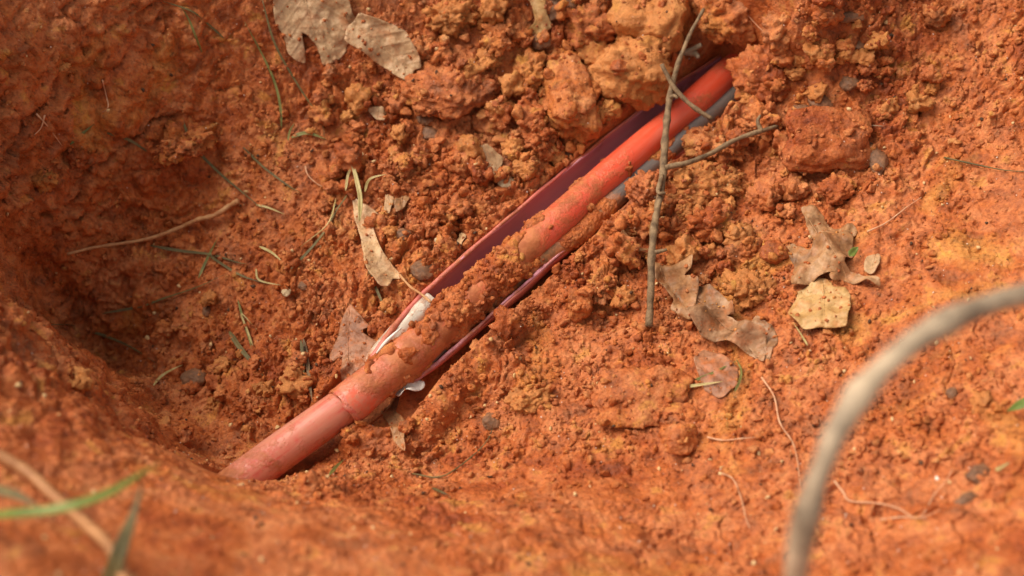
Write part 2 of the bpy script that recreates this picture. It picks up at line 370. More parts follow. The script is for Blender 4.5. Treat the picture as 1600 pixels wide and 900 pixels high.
d += c_ * (0.016 * domes(0.030, 20) * (vnoise(x * 14, y * 14, 0.0, 33) * .5 + .5) + 0.009 * domes(0.0135, 24) + 0.0042 * domes(0.0062, 28) - 0.006)
d += (0.35 + 0.65 * c_) * (1 - 0.6 * sr) * 0.0018 * domes(0.0028, 31)
d += 0.0012 * fbm(x * 330, y * 330, 0.0, 3, 44) * (1 - 0.4 * sr)
# pits and cracks in the smoother scraped clay
pit = fbm(x * 95, y * 95, 0.0, 4, 61); d -= 0.004 * np.clip(pit - 0.18, 0, 1) * 3 * (0.4 + sr * .6)
rid = 1 - np.abs(fbm(x * 30 + 3, y * 30, 0.0, 4, 71)); d -= 0.006 * np.clip(rid - 0.93, 0, 1) / 0.07 * (0.3 + 0.7 * sr) * (vnoise(x * 8, y * 8, 0.0, 73) > 0.1)
# strata on the left wall: uneven ledges
q = hz / 0.021 + 1.1 * fbm(x * 16, y * 30, 0.0, 4, 81); fr = q - np.floor(q)
d += w_ * (0.0015 * (vnoise(x * 11, y * 11, 0.0, 83) * .5 + .6) * (sstep(0.0, 0.8, fr) - sstep(0.8, 1.0, fr) - 0.3) + 0.012 * fbm(x * 38, y * 55, 0.0, 5, 85, .55) + 0.006 * (domes(0.020, 87) - .3) + 0.003 * domes(0.009, 88) + 0.0015 * domes(0.004, 89) - 0.004 * np.clip(1 - np.abs(fbm(x * 14 + y * 9, y * 40 + 5, 0.0, 4, 90)) * 9, 0, 1))
# near rim: lumpy
d += fo * (0.004 * fbm(x * 16, y * 16, 0.0, 3, 95) + 0.0015 * domes(0.018, 97) - .5 * 0.004 * fbm(x * 40, y * 40, 0.0, 4, 5))
det[core] = d
rough_far = (0.02 * fbm(gx * 1.2, gy * 1.2, 0.0, 3, 3) + 0.008 * fbm(gx * 9, gy * 9, 0.0, 3, 9)) * sstep(0.6, 1.2, np.hypot(gx, gy))
g0y, g0x = np.gradient(H, YS, XS); nz0 = 1 / np.sqrt(1 + g0x ** 2 + g0y ** 2); det *= np.clip((nz0 - .25) / .55, .12, 1)
H2 = H + det + rough_far
# hollow where the pipe goes into the bank, and the dug trench round the run
pc = P(1128, 150, -0.01)
cu, cv = proj(gx, gy, 0.0 * H)
# bank over the pipe mouth
mouth = P(1150, 105, 0.0); dirv = np.array(trough_w[0][:2]) - np.array(trough_w[3][:2]); dirv /= np.linalg.norm(dirv)
s_al = (gx - mouth[0]) * dirv[0] + (gy - mouth[1]) * dirv[1]; s_ac = -(gx - mouth[0]) * dirv[1] + (gy - mouth[1]) * dirv[0]
bank = 0.060 * sstep(-0.006, 0.012, s_al + 0.010 * vnoise(gx * 60, gy * 60, 0.0, 15)) * np.exp(-(s_ac / 0.07) ** 2) * sstep(0.16, 0.05, s_al)
bed = -0.038
tm = sstep(0.0335, 0.0300, dT) * (sstep(0.012, -0.004, s_al))
tgt = -0.003 - np.clip(dT - .036, 0, 1) * .35 + .004 * fbm(gx * 120, gy * 120, 0.0, 3, 611) + det * .25
H2 = np.where((dT < .075) & (s_al < -.01), np.maximum(H2, tgt - 0.020 * sstep(700, 620, gu) - .03 * sstep(.05, .075, dT)), H2)
H2 = H2 * (1 - tm) + np.minimum(H2, bed) * tm
hol = np.exp(-((s_ac - 0.012) / 0.040) ** 2) * np.exp(-((s_al + 0.018) / 0.026) ** 2)
H2 = H2 - 0.045 * hol
H2 = H2 + bank
# soil stays below the lower pipe's top
tl = sstep(0.024, 0.015, dL)
H2 = H2 * (1 - tl) + np.minimum(H2, -0.052) * tl
gyz, gxz = np.gradient(H, YS, XS); nz = 1 / np.sqrt(1 + gxz ** 2 + gyz ** 2); NX, NY = -gxz * nz, -gyz * nz
wm_ = np.clip(wallL + .35 * smooth_r * (vnoise(gx * 20, gy * 20, 0.0, 55) > 0) + .5 * sstep(.75, .5, nz) * (1 - .6 * fore), 0, 1) * (np.abs(gx) < .56) * (np.abs(gy) < .45) * sstep(.03, .05, np.minimum(dT, dL + .01))
sel = wm_ > .05; p3 = np.stack([gx[sel], gy[sel], H[sel]], 1)
p3 = p3 * np.array([1, 1, 1.0]); wv_ = np.stack([fbm(p3[:, 0] * 60, p3[:, 1] * 60, p3[:, 2] * 60, 2, k) for k in (501, 502, 503)], 1) * .008; q3 = p3 + wv_
d3 = .009 * (facet3(q3 / .026, 510, 1.4) - .5) + .0050 * (facet3(q3 / .012, 511, 1.4) - .5) + .0024 * (facet3(q3 / .0055, 512) - .4) + .013 * fbm(p3[:, 0] * 28, p3[:, 1] * 28, p3[:, 2] * 24, 4, 513, .5)
crk = fbm(p3[:, 0] * 10, p3[:, 1] * 10, p3[:, 2] * 26, 4, 514, .6); d3 -= .011 * np.clip(1 - np.abs(crk) * 12, 0, 1) * (fbm(p3[:, 0] * 9, p3[:, 1] * 9, p3[:, 2] * 9, 2, 515) > -.1)
DD = np.zeros_like(H); DD[sel] = d3 * wm_[sel] * np.clip(.45 + nz[sel] * .7, 0, 1)
MX, MY, MZ = gx + NX * DD, gy + NY * DD, H2 + nz * DD
H2 = H2 + DD / np.maximum(nz, .35)
ny, nx = gx.shape
idx = np.arange(ny * nx).reshape(ny, nx)
Fq = np.stack([idx[:-1, :-1], idx[:-1, 1:], idx[1:, 1:], idx[1:, :-1]], -1).reshape(-1, 4)
ground = mesh_obj('ground', np.stack([MX, MY, MZ], -1).reshape(-1, 3), Fq, M_GROUND)
tag(ground, 'wet orange red clay soil of a dug hole', 'ground', kind='structure')

def hz_(x, y): return bil(H2, XS, YS, np.asarray(x, float), np.asarray(y, float))
def hit(u, v, lift=0.0):
    d = ray(u, v); ts = np.linspace(0.45, 1.9, 900); p = CAM[None] + d[None] * ts[:, None]
    g = hz_(p[:, 0], p[:, 1]) + lift - p[:, 2]; k = np.argmax(g > 0)
    if g[k] <= 0: k = len(ts) - 1
    a, b = ts[max(k - 1, 0)], ts[k]
    for _ in range(10):
        m_ = (a + b) / 2; q = CAM + d * m_
        if hz_(q[0], q[1]) + lift > q[2]: b = m_
        else: a = m_
    return CAM + d * b
def pxm(u, v, p=None):   # metres per photo pixel at that spot
    p = hit(u, v) if p is None else p
    return float((p - CAM) @ FW) * K

# ------------------------------------------------------------------ tubes
def catmull(p, n=8):
    p = np.asarray(p, float); q = np.vstack([2 * p[0] - p[1], p, 2 * p[-1] - p[-2]]); out = []
    for i in range(1, len(q) - 2):
        for t in np.linspace(0, 1, n, endpoint=False):
            a, b, c, d = q[i - 1], q[i], q[i + 1], q[i + 2]
            out.append(0.5 * ((2 * b) + (-a + c) * t + (2 * a - 5 * b + 4 * c - d) * t * t + (-a + 3 * b - 3 * c + d) * t ** 3))
    out.append(q[-2]); return np.array(out)
def frames(C):
    T = np.gradient(C, axis=0); T /= np.linalg.norm(T, axis=1)[:, None] + 1e-12
    up = np.array([0, 0, 1.0]); B = np.cross(T, up); B /= np.linalg.norm(B, axis=1)[:, None] + 1e-9
    return T, B, np.cross(B, T)
def tube(name, C, rad, m, parent=None, sides=12, caps=True, wob=0.0, seed=0, attrs=None, dust=None):
    T, B, U = frames(C); n = len(C); rad = np.broadcast_to(rad, (n,))
    a = np.linspace(0, 2 * math.pi, sides, endpoint=False)
    ring = np.cos(a)[None, :, None] * B[:, None] + np.sin(a)[None, :, None] * U[:, None]
    r = np.repeat(rad[:, None], sides, 1)
    if wob: 
        base = C[:, None] + ring * rad[:, None, None]
        r = r * (1 + wob * fbm(base[..., 0] * 160 + seed, base[..., 1] * 160, base[..., 2] * 160, 3, seed))
    V = (C[:, None] + ring * r[..., None]).reshape(-1, 3)
    F = [(i * sides + j, i * sides + (j + 1) % sides, (i + 1) * sides + (j + 1) % sides, (i + 1) * sides + j) for i in range(n - 1) for j in range(sides)]
    if caps:
        F.append(tuple(range(sides))[::-1]); F.append(tuple((n - 1) * sides + j for j in range(sides)))
    F = [tuple(reversed(f)) for f in F]
    al = np.concatenate([[0], np.cumsum(np.linalg.norm(np.diff(C, axis=0), axis=1))])
    av = np.stack([np.repeat(al[:, None], sides, 1), np.tile(np.cos(a) * rad.mean(), (n, 1)), np.tile(np.sin(a) * rad.mean(), (n, 1))], -1)
    at = {'along': ('FLOAT_VECTOR', av)}
    if dust is not None: at['dust'] = ('FLOAT', np.repeat(np.asarray(dust)[:, None], sides, 1))
    if attrs is not None: at['mud'] = ('FLOAT', np.repeat(np.asarray(attrs)[:, None], sides, 1))
    return mesh_obj(name, V, F, m, parent, attrs=at)
def lay(px, lift=0.002, n=6, steps=None):
    """polyline of pixels laid over the soil, smoothed in height"""
    Q = [hit(p[0], p[1], lift if len(p) < 3 else p[2]) for p in px]
    return catmull(Q, n)

# ------------------------------------------------------------------ the pipes
def run(px, zs, n=10):
    return catmull([P(u, v, z) for (u, v), z in zip(px, zs)], n)
ZR = [0.000, 0.000, 0.000, 0.000, 0.0, 0.0, 0.0, 0.0, -0.001, -0.003, -0.006, -0.008, -0.011, -0.015, -0.018]
Cr = run(RED_PX, ZR); nr = len(Cr); tr_ = np.linspace(0, 1, nr)
rr_ = 0.0135 + 0.0030 * sstep(0.35, 0.95, tr_) + 0.0006 * np.sin(tr_ * 40)
ur, vr_ = proj(*Cr.T)
mud = np.clip(0.05 + 0.45 * G(ur, vr_, 720, 480, 130, 200) + 0.25 * sstep(1040, 900, ur), 0, 1) * (1 - 0.4 * sstep(640, 590, ur))
# split end: leave the tube open so its edge shows over the lower pipe
red = empty('red_conduit', tuple(Cr[5]), 'bright red pipe crossing the hole, muddy in its middle, coming out of the dark hollow', 'pipe')
def child(o, par):
    o.parent = par; o.matrix_parent_inverse = Matrix.Translation(-par.location); return o
child(tube('pipe_wall', Cr, rr_, M_REDPIPE, sides=36, caps=False, attrs=mud, dust=.75 * sstep(800, 640, ur) + .12), red)
def rimring(C, i, r_out, thick):
    T, B, U = frames(C); a = np.linspace(0, 2 * math.pi, 37)[:-1]; c = C[i]; t = T[i] * (1 if i else -1)
    prof = [(r_out, -0.004), (r_out + 0.0004, -0.0005), (r_out - 0.0006, 0.0016), (r_out - thick, 0.0010), (r_out - thick, -0.012)]
    V = []; F = []
    for k, (rad, off) in enumerate(prof):
        for j, aa in enumerate(a):
            wv = 0.0012 * math.sin(3 * aa + 1) + 0.0007 * math.sin(7 * aa)
            V.append(c + (math.cos(aa) * B[i] + math.sin(aa) * U[i]) * rad + t * (off + (wv if k < 4 else 0)))
    for k in range(len(prof) - 1):
        for j in range(36): F.append((k * 36 + j, k * 36 + (j + 1) % 36, (k + 1) * 36 + (j + 1) % 36, (k + 1) * 36 + j))
    return V, F
V, F = rimring(Cr, nr - 1, rr_[-1], 0.002)
child(mesh_obj('cut_rim', V, F, M_DUSTYRED, attrs={'mud': ('FLOAT', np.full(len(V), 0.3)), 'along': ('FLOAT_VECTOR', np.array(V))}), red)

ZL = [-0.021, -0.0215, -0.026, -0.030, -0.034, -0.038, -0.048]
Cl = run(LOW_PX, ZL, 14); tl_ = np.linspace(0, 1, len(Cl))
ul, vl = proj(*Cl.T)
lowp = tube('dusty_red_pipe', Cl, 0.0148 + 0.0012 * tl_, M_DUSTYRED, sides=40, attrs=0.15 + 0.4 * G(ul, vl, 355, 765, 30, 60), dust=np.full(len(Cl), .75))
tag(lowp, 'dusty dull red pipe with grey streaks, slipped into the red pipe at lower left', 'pipe')

# grey pipe on the near side
GP = [(1235,80),(1165,138),(1105,190),(1050,240),(1000,282),(955,325),(912,368),(868,396),(815,437),(752,488),(703,532),(668,564)]
GP = [(u_ - 4, v_ - 5) for u_, v_ in GP]
Cg = run(GP, [-0.006] * 7 + [-0.006, -0.008, -0.010, -0.013, -0.016], 8); ug, vg = proj(*Cg.T)
grey = tube('grey_conduit', Cg, 0.0086 + 0.0006 * np.sin(np.linspace(0, 1, len(Cg)) * 20), M_GREYPIPE, sides=28, attrs=np.clip(0.8 * sstep(985, 930, ug) * (1 - sstep(745, 700, ug) * .55), 0, 1))
tag(grey, 'thin grey pipe along the near side of the red pipe, muddy brown lower down', 'pipe')
# white pipe on the far side, broken off
WP = [(676,470),(655,489),(632,510),(610,534),(592,556),(580,572)]
Cw = run(WP, [-0.004, -0.005, -0.008, -0.011, -0.014, -0.018], 8)
white = empty('white_pipe', tuple(Cw[10]), 'short broken white pipe showing between the purple lining and the red pipe', 'pipe')
child(tube('pipe_wall', Cw, 0.0085, M_WHITEPIPE, sides=28, attrs=np.linspace(0.1, 0.45, len(Cw))), white)
e1 = catmull([P(u, v, z) for u, v, z in [(588,552,.001),(604,533,.002),(627,512,.003)]], 6)
child(tube('torn_edge', e1, np.array([0.0006 + 0.0009 * math.sin(math.pi * t) for t in np.linspace(0, 1, len(e1))]), M_WHITE, sides=8), white)

# the split outer conduit: open shell, purple inside, pink-red outside
def shell(name, px, zs, radii, a0, a1, thick, m, parent, n=9, inner=True, seed=0):
    C = run(px, zs, n); T, B, U = frames(C); k = len(C)
    rad = np.interp(np.linspace(0, 1, k), np.linspace(0, 1, len(radii)), radii)
    A0 = np.interp(np.linspace(0, 1, k), np.linspace(0, 1, len(a0)), a0); A1 = np.interp(np.linspace(0, 1, k), np.linspace(0, 1, len(a1)), a1)
    m_ = 36; V = []; al = np.concatenate([[0], np.cumsum(np.linalg.norm(np.diff(C, axis=0), axis=1))]); at = []
    for i in range(k):
        ww = 0.04 * math.sin(al[i] * 55) + 0.03 * math.sin(al[i] * 131 + 1)
        for j in range(m_):
            a = R(A0[i]) + ww + (R(A1[i]) - R(A0[i]) - 2 * ww) * j / (m_ - 1)
            V.append(C[i] + (math.cos(a) * B[i] + math.sin(a) * U[i]) * rad[i] * (1 + 0.02 * math.sin(al[i] * 70 + a * 2)))
            at.append((al[i], math.cos(a) * rad[i], math.sin(a) * rad[i]))
    F = [(i * m_ + j, (i + 1) * m_ + j, (i + 1) * m_ + j + 1, i * m_ + j + 1) for i in range(k - 1) for j in range(m_ - 1)]
    o = mesh_obj(name, V, F, m, attrs={'mud': ('FLOAT', np.full(len(V), 0.02)), 'along': ('FLOAT_VECTOR', at)})
    s = o.modifiers.new('thickness', 'SOLIDIFY'); s.thickness = thick; s.offset = 0
    child(o, parent); return C, T, B, U, rad, A0, A1
split = empty('split_conduit', tuple(trough_w[4]), 'wide pipe split open lengthwise, purple inside with a pink lip, holding the red pipe', 'pipe')
ZT = [-0.006] * 6 + [-0.009, -0.012, -0.017]
# frames: B = T x up. The run goes towards lower left, so B points to the far side
a0 = [-25 if False else 22] * 9; 
SH = shell('purple_lining', TR, ZT, [.0255, .026, .0268, .027, .027, .0268, .0258, .0222, .016], [8, 8, 9, 11, 13, 16, 22, 30, 40], [-172, -172, -174, -180, -186, -187, -184, -172, -150], 0.0016, M_PURPLE, split)
SH2 = shell('outer_skin', TR, ZT, [.0272, .0277, .0285, .0287, .0287, .0285, .0275, .0239, .0177], [5, 5, 6, 8, 10, 13, 19, 27, 37], [-170, -170, -172, -178, -184, -185, -182, -170, -148], 0.0014, M_PINKSHELL, split)
for side, As in (('near', SH[6]), ('far', SH[5])):
    C, T, B, U, rad = SH[:5]
    L = np.array([C[i] + (math.cos(R(As[i])) * B[i] + math.sin(R(As[i])) * U[i]) * (rad[i] + 0.0006) for i in range(len(C))])
    k = len(L); th = np.interp(np.linspace(0, 1, k), [0, .3, .6, .85, 1], [.0013, .0013, .0017, .0026, .003])
    if side == 'near': th = th * .7
    child(tube('lip', L + np.stack([0.0005 * np.sin(np.arange(k) * 1.3)] * 3, 1), th, M_PINKSHELL if side == 'far' else M_PURPLE, sides=10, attrs=np.full(k, 0.30 if side == 'far' else .4)), split)

# ------------------------------------------------------------------ clods
def ico(n):
    bm = bmesh.new(); bmesh.ops.create_icosphere(bm, subdivisions=n, radius=1.0)
    V = np.array([v.co[:] for v in bm.verts]); F = np.array([[v.index for v in f.verts] for f in bm.faces]); bm.free(); return V, F
ICO = {n: ico(n) for n in (1, 2, 3, 4, 5, 6)}
def clod_shape(n, seed, sx=1, sy=1, sz=0.7, size=0.02, crumbly=1.0, angular=0.5, striate=0.0, boxy=0.0):
    V, F = ICO[n]; r_ = np.random.default_rng(seed)
    D_ = V.copy()
    bx_ = 1 / np.maximum(np.linalg.norm(D_, ord=5, axis=1), .3) if boxy else np.ones(len(V))
    rad = np.ones(len(V))
    # cut facets: intersection with random planes gives broken angular lumps
    for k in range(9):
        nrm = r_.normal(size=3); nrm /= np.linalg.norm(nrm); h = r_.uniform(0.42, 0.9)
        dp = D_ @ nrm; lim = np.where(dp > 1e-3, h / np.maximum(dp, 1e-3), 9); rad = np.minimum(rad, 1 * (1 - angular) + angular * np.minimum(lim, 1.3))
    W = D_ * (rad * (1 - boxy + boxy * bx_))[:, None]
    o = r_.uniform(0, 50, 3); q = W * 1.6 + o
    W = W * (1 + (0.34 if size < .5 else .45) * fbm(q[:, 0], q[:, 1], q[:, 2], 4, seed, .6)[:, None])
    W = W * np.array([sx, sy, sz]) * size
    if n >= 3:
        for cell, amp in ((0.0145, 0.0055), (0.0072, 0.0030), (0.0036, 0.0014)):
            if cell > size * .9: continue
            wq = W / cell + o; wq = wq + .5 * np.stack([vnoise(wq[:, 0], wq[:, 1], wq[:, 2], seed + t_) for t_ in (61, 62, 63)], 1); fc = facet3(wq, seed)
            W = W + D_ * ((fc - 0.4) * amp * 1.15 * crumbly)[:, None]
        q = W * 350 + o; W = W + D_ * (0.0014 * crumbly * fbm(q[:, 0], q[:, 1], q[:, 2], 3, seed + 3))[:, None]
        if striate:
            q = W @ np.array([[.9, .3, 0], [.3, -.9, 0], [0, 0, 1]]); W = W + D_ * (striate * 0.0012 * fbm(q[:, 0] * 60, q[:, 1] * 400, q[:, 2] * 60, 2, seed + 5))[:, None]
    return W, F
def place_clod(name, u, v, wpx, hpx, label, m=None, seed=0, n=5, flat=0.7, rot=0, lift=0.25, tilt=(0, 0), group=None, crumbly=1.0, angular=0.6, striate=0, cat='clod', z=None, boxy=0):
    p = hit(u, v) if z is None else P(u, v, z)
    k = pxm(u, v, p); sx = wpx * k / 2; sy = hpx * k / 2 / 0.85; size = (sx + sy) / 2
    c, s_ = abs(math.cos(rot)), abs(math.sin(rot))
    W, F = clod_shape(n, seed, sx / size * 1.12, sy / size * 1.12, flat * min(sx, sy) / size * 1.15, size, crumbly, angular, striate, boxy)
    o = mesh_obj(name, W, F, m or M_CLOD)
    o.location = (p[0], p[1], p[2] + size * flat * lift - (0.0)); o.rotation_euler = (tilt[0], tilt[1], rot)
    return tag(o, label, cat, group)
BIG = [
 (885,152,88,135,'tall broken clod with a smooth scraped red face, just above the purple lining',0.75,.35,.8,dict(striate=1.4,crumbly=.4,rot=.15,boxy=.8,angular=.5)),
 (1008,36,112,92,'large ochre clod at the top edge, left of the tip of the forked twig',0.8,.1,.5,dict(m=M_CLOD_OCHRE,crumbly=.4,boxy=.7)),
 (990,112,112,88,'ochre clod with a pale chipped top, wedged directly above the red pipe',0.8,.3,.5,dict(m=M_CLOD_OCHRE,crumbly=.7,boxy=.5)),
 (915,48,88,72,'rough orange clod between the yellow leaf scrap and the large ochre clod',0.8,.2,.6,{}),
 (705,128,140,105,'broad rough red mound of clay below the oak leaves at the top',0.42,.05,.1,dict(crumbly=.9)),
 (705,22,92,52,'crumbly ochre clod at the top edge right of the oak leaves',0.7,0,.5,dict(m=M_CLOD_OCHRE,crumbly=1.5)),
 (790,52,60,62,'orange clod at the top left of the yellow leaf scrap',0.7,0,.5,dict(crumbly=1.4)),
 (830,110,56,60,'small red clod between the broad mound and the tall scraped clod',0.7,0,.5,{}),
 (845,222,62,50,'orange clod resting near the purple lining under the tall scraped clod',0.7,.4,.6,dict(crumbly=1.3)),
 (722,250,52,46,'rounded orange clod left of the pale leaf scrap',0.8,.2,.6,{}),
 (710,325,54,40,'low orange clod halfway up the purple lining on its far side',0.7,.2,.5,{}),
 (1290,232,135,84,'flat slab of hard clay with a dark underside on the right slope',0.5,.75,.9,dict(striate=.6,crumbly=.3,angular=.35,boxy=1,rot=.12,tilt=(.28,.1))),
 (1225,45,80,70,'crumbly clod at the top of the bank over the pipe mouth',0.7,0,.5,{}),
 (1192,120,90,92,'thick crumbly lump forming the right side of the pipe mouth',0.8,.2,.5,dict(z=.034)),
 (1130,28,105,84,'overhanging crumbly lump above the dark hollow where the pipe enters',0.7,.2,.4,dict(z=.046)),
 (1285,26,48,36,'round orange clod near the top edge right of the bank',0.8,.3,.6,{}),
 (1128,222,90,62,'loose crumbly clod right under the pipe mouth beside the side twig',0.7,.1,.5,dict(crumbly=1.4)),
 (1190,190,60,60,'red clod at the lower right of the pipe mouth',0.7,.1,.5,{}),
 (1095,290,110,70,'wide ochre clod under the side twig',0.6,.2,.5,dict(m=M_CLOD_OCHRE,crumbly=1.2)),
 (1246,297,42,48,'upright orange clod below the flat slab, left one of two',0.9,.2,.6,{}),
 (1310,298,66,38,'orange clod below the flat slab, right one of two',0.7,.2,.6,{}),
 (1206,400,50,36,'smooth pinkish clod left of the curled oak leaf on the slope',0.7,.7,.7,dict(crumbly=.3)),
 (985,354,82,36,'long crumbly clod against the near side of the red pipe',0.9,.3,.3,dict(crumbly=1.3,rot=.15)),
 (1008,300,60,48,'crumbly clod between the grey pipe and the forked twig',0.8,.2,.4,dict(crumbly=1.4)),
 (1112,352,84,46,'crumbly clod right of the forked twig stem',0.7,.2,.4,dict(crumbly=1.3)),
 (1158,395,64,40,'small crumbly clod left of the smooth pinkish one',0.7,.2,.4,{}),
 (1170,455,78,62,'yellow orange clod right of the folded brown leaves',0.6,.1,.5,dict(m=M_CLOD_OCHRE,crumbly=1.2)),
 (905,484,38,38,'small cube shaped clod standing alone below the pipe',0.95,.9,.4,dict(crumbly=.4,boxy=.9)),
 (942,440,44,72,'upright crumbly clod just above the cube shaped one',0.8,.3,.3,dict(crumbly=1.3)),
 (1010,628,140,74,'broad flat clay flake below the brown leaves, undercut at its lower edge',0.35,.6,.7,dict(striate=.5,crumbly=.35,tilt=(.2,0),boxy=.6,angular=.5)),
 (1058,692,58,46,'smooth pinkish clod lying under the broad flat flake',0.7,.8,.8,dict(crumbly=.25)),
 (1065,655,80,40,'thin clay flake stepped below the broad flat flake',0.45,.4,.7,dict(crumbly=.3)),
 (828,622,70,40,'yellow crumbly clod in the floor below the pipe',0.5,.1,.3,dict(m=M_CLOD_OCHRE,crumbly=1.4)),
 (500,768,66,52,'pinkish crumbly clod beside the lower pipe near the rim',0.6,.1,.3,dict(crumbly=1.3)),
 (560,155,44,38,'small ochre clod under the two oak leaves',0.8,.3,.4,dict(m=M_CLOD_OCHRE)),
 (624,156,34,38,'small smooth clod beside the broad red mound',0.8,.3,.4,{}),
 (122,246,34,32,'small round lump on the dark left wall',0.8,.2,.4,{}),
 (68,282,44,30,'lump jutting from the dark left wall beside the rim',0.7,.1,.4,{}),
 (285,215,95,70,'rough red bulge of clay on the left wall',0.5,0,.3,dict(crumbly=1.5)),
 (655,85,60,50,'red clod touching the tip of the folded oak leaf',0.7,.1,.5,{}),
 (830,185,50,50,'orange clod left of the foot of the tall scraped clod',0.7,.2,.5,{}),
 (760,190,56,44,'orange clod between the broad mound and the pale leaf scrap',0.7,.2,.5,{}),
]
for i, (u, v, wp, hp, lab, fl, li, an, kw) in enumerate(BIG):
    kw = dict(kw); m_ = kw.pop('m', None)
    place_clod('clay_clod', u, v, wp, hp, lab, m_, 100 + i, 5 if wp * hp > 2500 else 4, fl, kw.pop('rot', random.uniform(-.3, .3)), li, group='large clay clods', angular=kw.pop('angular', an), **kw)
# pale chip on the ochre clod above the pipe: quartz seam
# ---- leaf outlines (also keep clods off them)
def zz(ox, oy, pts_, s=3.0): return [(ox + a / s, oy + b / s) for a, b in pts_]
LEAVES = {
 'oak1': zz(400,0,[(100,-90),(82,0),(85,60),(90,110),(130,165),(150,250),(190,285),(235,300),(228,230),(212,150),(245,165),(285,215),(315,308),(385,285),(425,240),(425,205),(465,195),(440,125),(475,95),(455,70),(440,20),(430,-40),(380,-110),(250,-140)]),
 'oak2': zz(400,0,[(485,58),(560,85),(640,115),(705,150),(730,200),(762,245),(778,320),(740,330),(728,395),(640,345),(560,290),(500,240),(450,215),(415,190),(425,130),(460,100),(470,80)]),
 'fold': zz(400,300,[(450,20),(520,60),(590,110),(600,130),(540,140),(570,235),(610,310),(690,395),(640,405),(635,455),(600,470),(545,400),(520,320),(490,200),(462,130)]),
 'red':  zz(400,300,[(435,515),(500,590),(535,630),(490,650),(575,710),(560,770),(430,880),(400,890),(410,770),(350,805),(345,770),(380,680),(400,600)]),
 'under':zz(400,600,[(570,110),(620,80),(670,60),(660,140),(700,170),(708,200),(695,310),(650,280),(630,200)]),
 'fan':  zz(800,300,[(665,330),(760,350),(840,345),(835,400),(800,410),(865,440),(872,480),(840,605),(740,550),(760,500),(720,440),(670,400)]),
 'curl': zz(800,300,[(870,450),(940,460),(1050,550),(1050,590),(1000,575),(1080,620),(1190,640),(1180,790),(1100,740),(1000,695),(900,700),(860,640),(830,590)]),
 'tuck': zz(800,300,[(1090,600),(1150,590),(1215,620),(1235,700),(1200,795),(1140,770),(1120,740),(1060,690)]),
 'dark': zz(800,300,[(850,790),(900,740),(980,760),(1060,820),(1060,900),(980,960),(900,920)]),
 'oak3': zz(1200,300,[(150,70),(230,65),(300,145),(400,130),(410,165),(395,235),(400,270),(355,340),(440,385),(525,410),(530,445),(440,420),(360,400),(300,430),(285,400),(330,370),(260,395),(150,440),(105,430),(120,340),(60,240),(110,215),(200,275),(215,240),(190,170)]),
 'yel':  zz(1200,300,[(130,460),(200,430),(240,400),(290,410),(300,450),(350,435),(385,480),(390,560),(370,640),(270,650),(170,655),(100,590),(90,560),(130,510)]),
 'oval': zz(1200,300,[(460,300),(500,280),(525,285),(525,340),(490,385),(450,375),(455,320)]),
 'twigleaf': zz(800,300,[(440,268),(520,220),(600,262),(655,262),(600,290),(500,290)]),
 'yscrap': zz(800,0,[(60,-30),(150,-20),(160,60),(195,120),(140,170),(80,175),(75,140),(110,100),(95,20)]),
 'pscrap': zz(400,0,[(1030,700),(1080,680),(1165,740),(1150,780),(1100,830),(1060,790),(1030,740)]),
 'bit1': zz(400,0,[(520,510),(600,500),(605,570),(560,560)]),
 'bit2': zz(400,300,[(605,10),(650,20),(625,100),(600,90)]),
 'bit3': zz(400,300,[(955,180),(985,195),(940,290),(920,270)]),
 'bit4': zz(400,300,[(645,40),(700,10),(725,20),(690,80),(650,95)]),
}
def in_poly(u, v, poly):
    ins = np.zeros(np.shape(u), bool); n = len(poly)
    for i in range(n):
        x1, y1 = poly[i]; x2, y2 = poly[(i + 1) % n]
        c = ((y1 > v) != (y2 > v)) & (u < (x2 - x1) * (v - y1) / (y2 - y1 + 1e-9) + x1); ins ^= c
    return ins
def in_leaf(u, v):
    r = np.zeros(np.shape(u), bool)
    for p in LEAVES.values(): r |= in_poly(u, v, p)
    return r

# medium clods: 260 individuals sharing twelve shapes
protos = []
for k in range(14):
    W, F = clod_shape(4, 400 + k, 1, random.uniform(.75, 1.1), random.uniform(.6, .85), 0.009, 1.0, random.uniform(.4, .8))
    protos.append((W, F))
pm = {}; small = []
zones = [ # cx, cy, rx, ry, count, label, group
 (880, 130, 210, 150, 85, 'small rough orange clod in the loose heap above the pipe', 'small clods above the pipe'),
 (1090, 330, 150, 150, 60, 'small rough orange clod in the loose spill right of the pipe', 'small clods right of the pipe'),
 (620, 260, 150, 150, 45, 'small crumbly clod on the floor left of the split pipe', 'small clods left of the pipe'),
 (1300, 90, 170, 90, 40, 'small crumbly clod on the upper right slope', 'small clods on the upper right slope'),
 (430, 620, 170, 110, 30, 'small red clod in the deep left part of the hole', 'small clods in the deep left part')]
tw = [tuple(p) for p in trough_w]; lw = [tuple(p) for p in low_w]
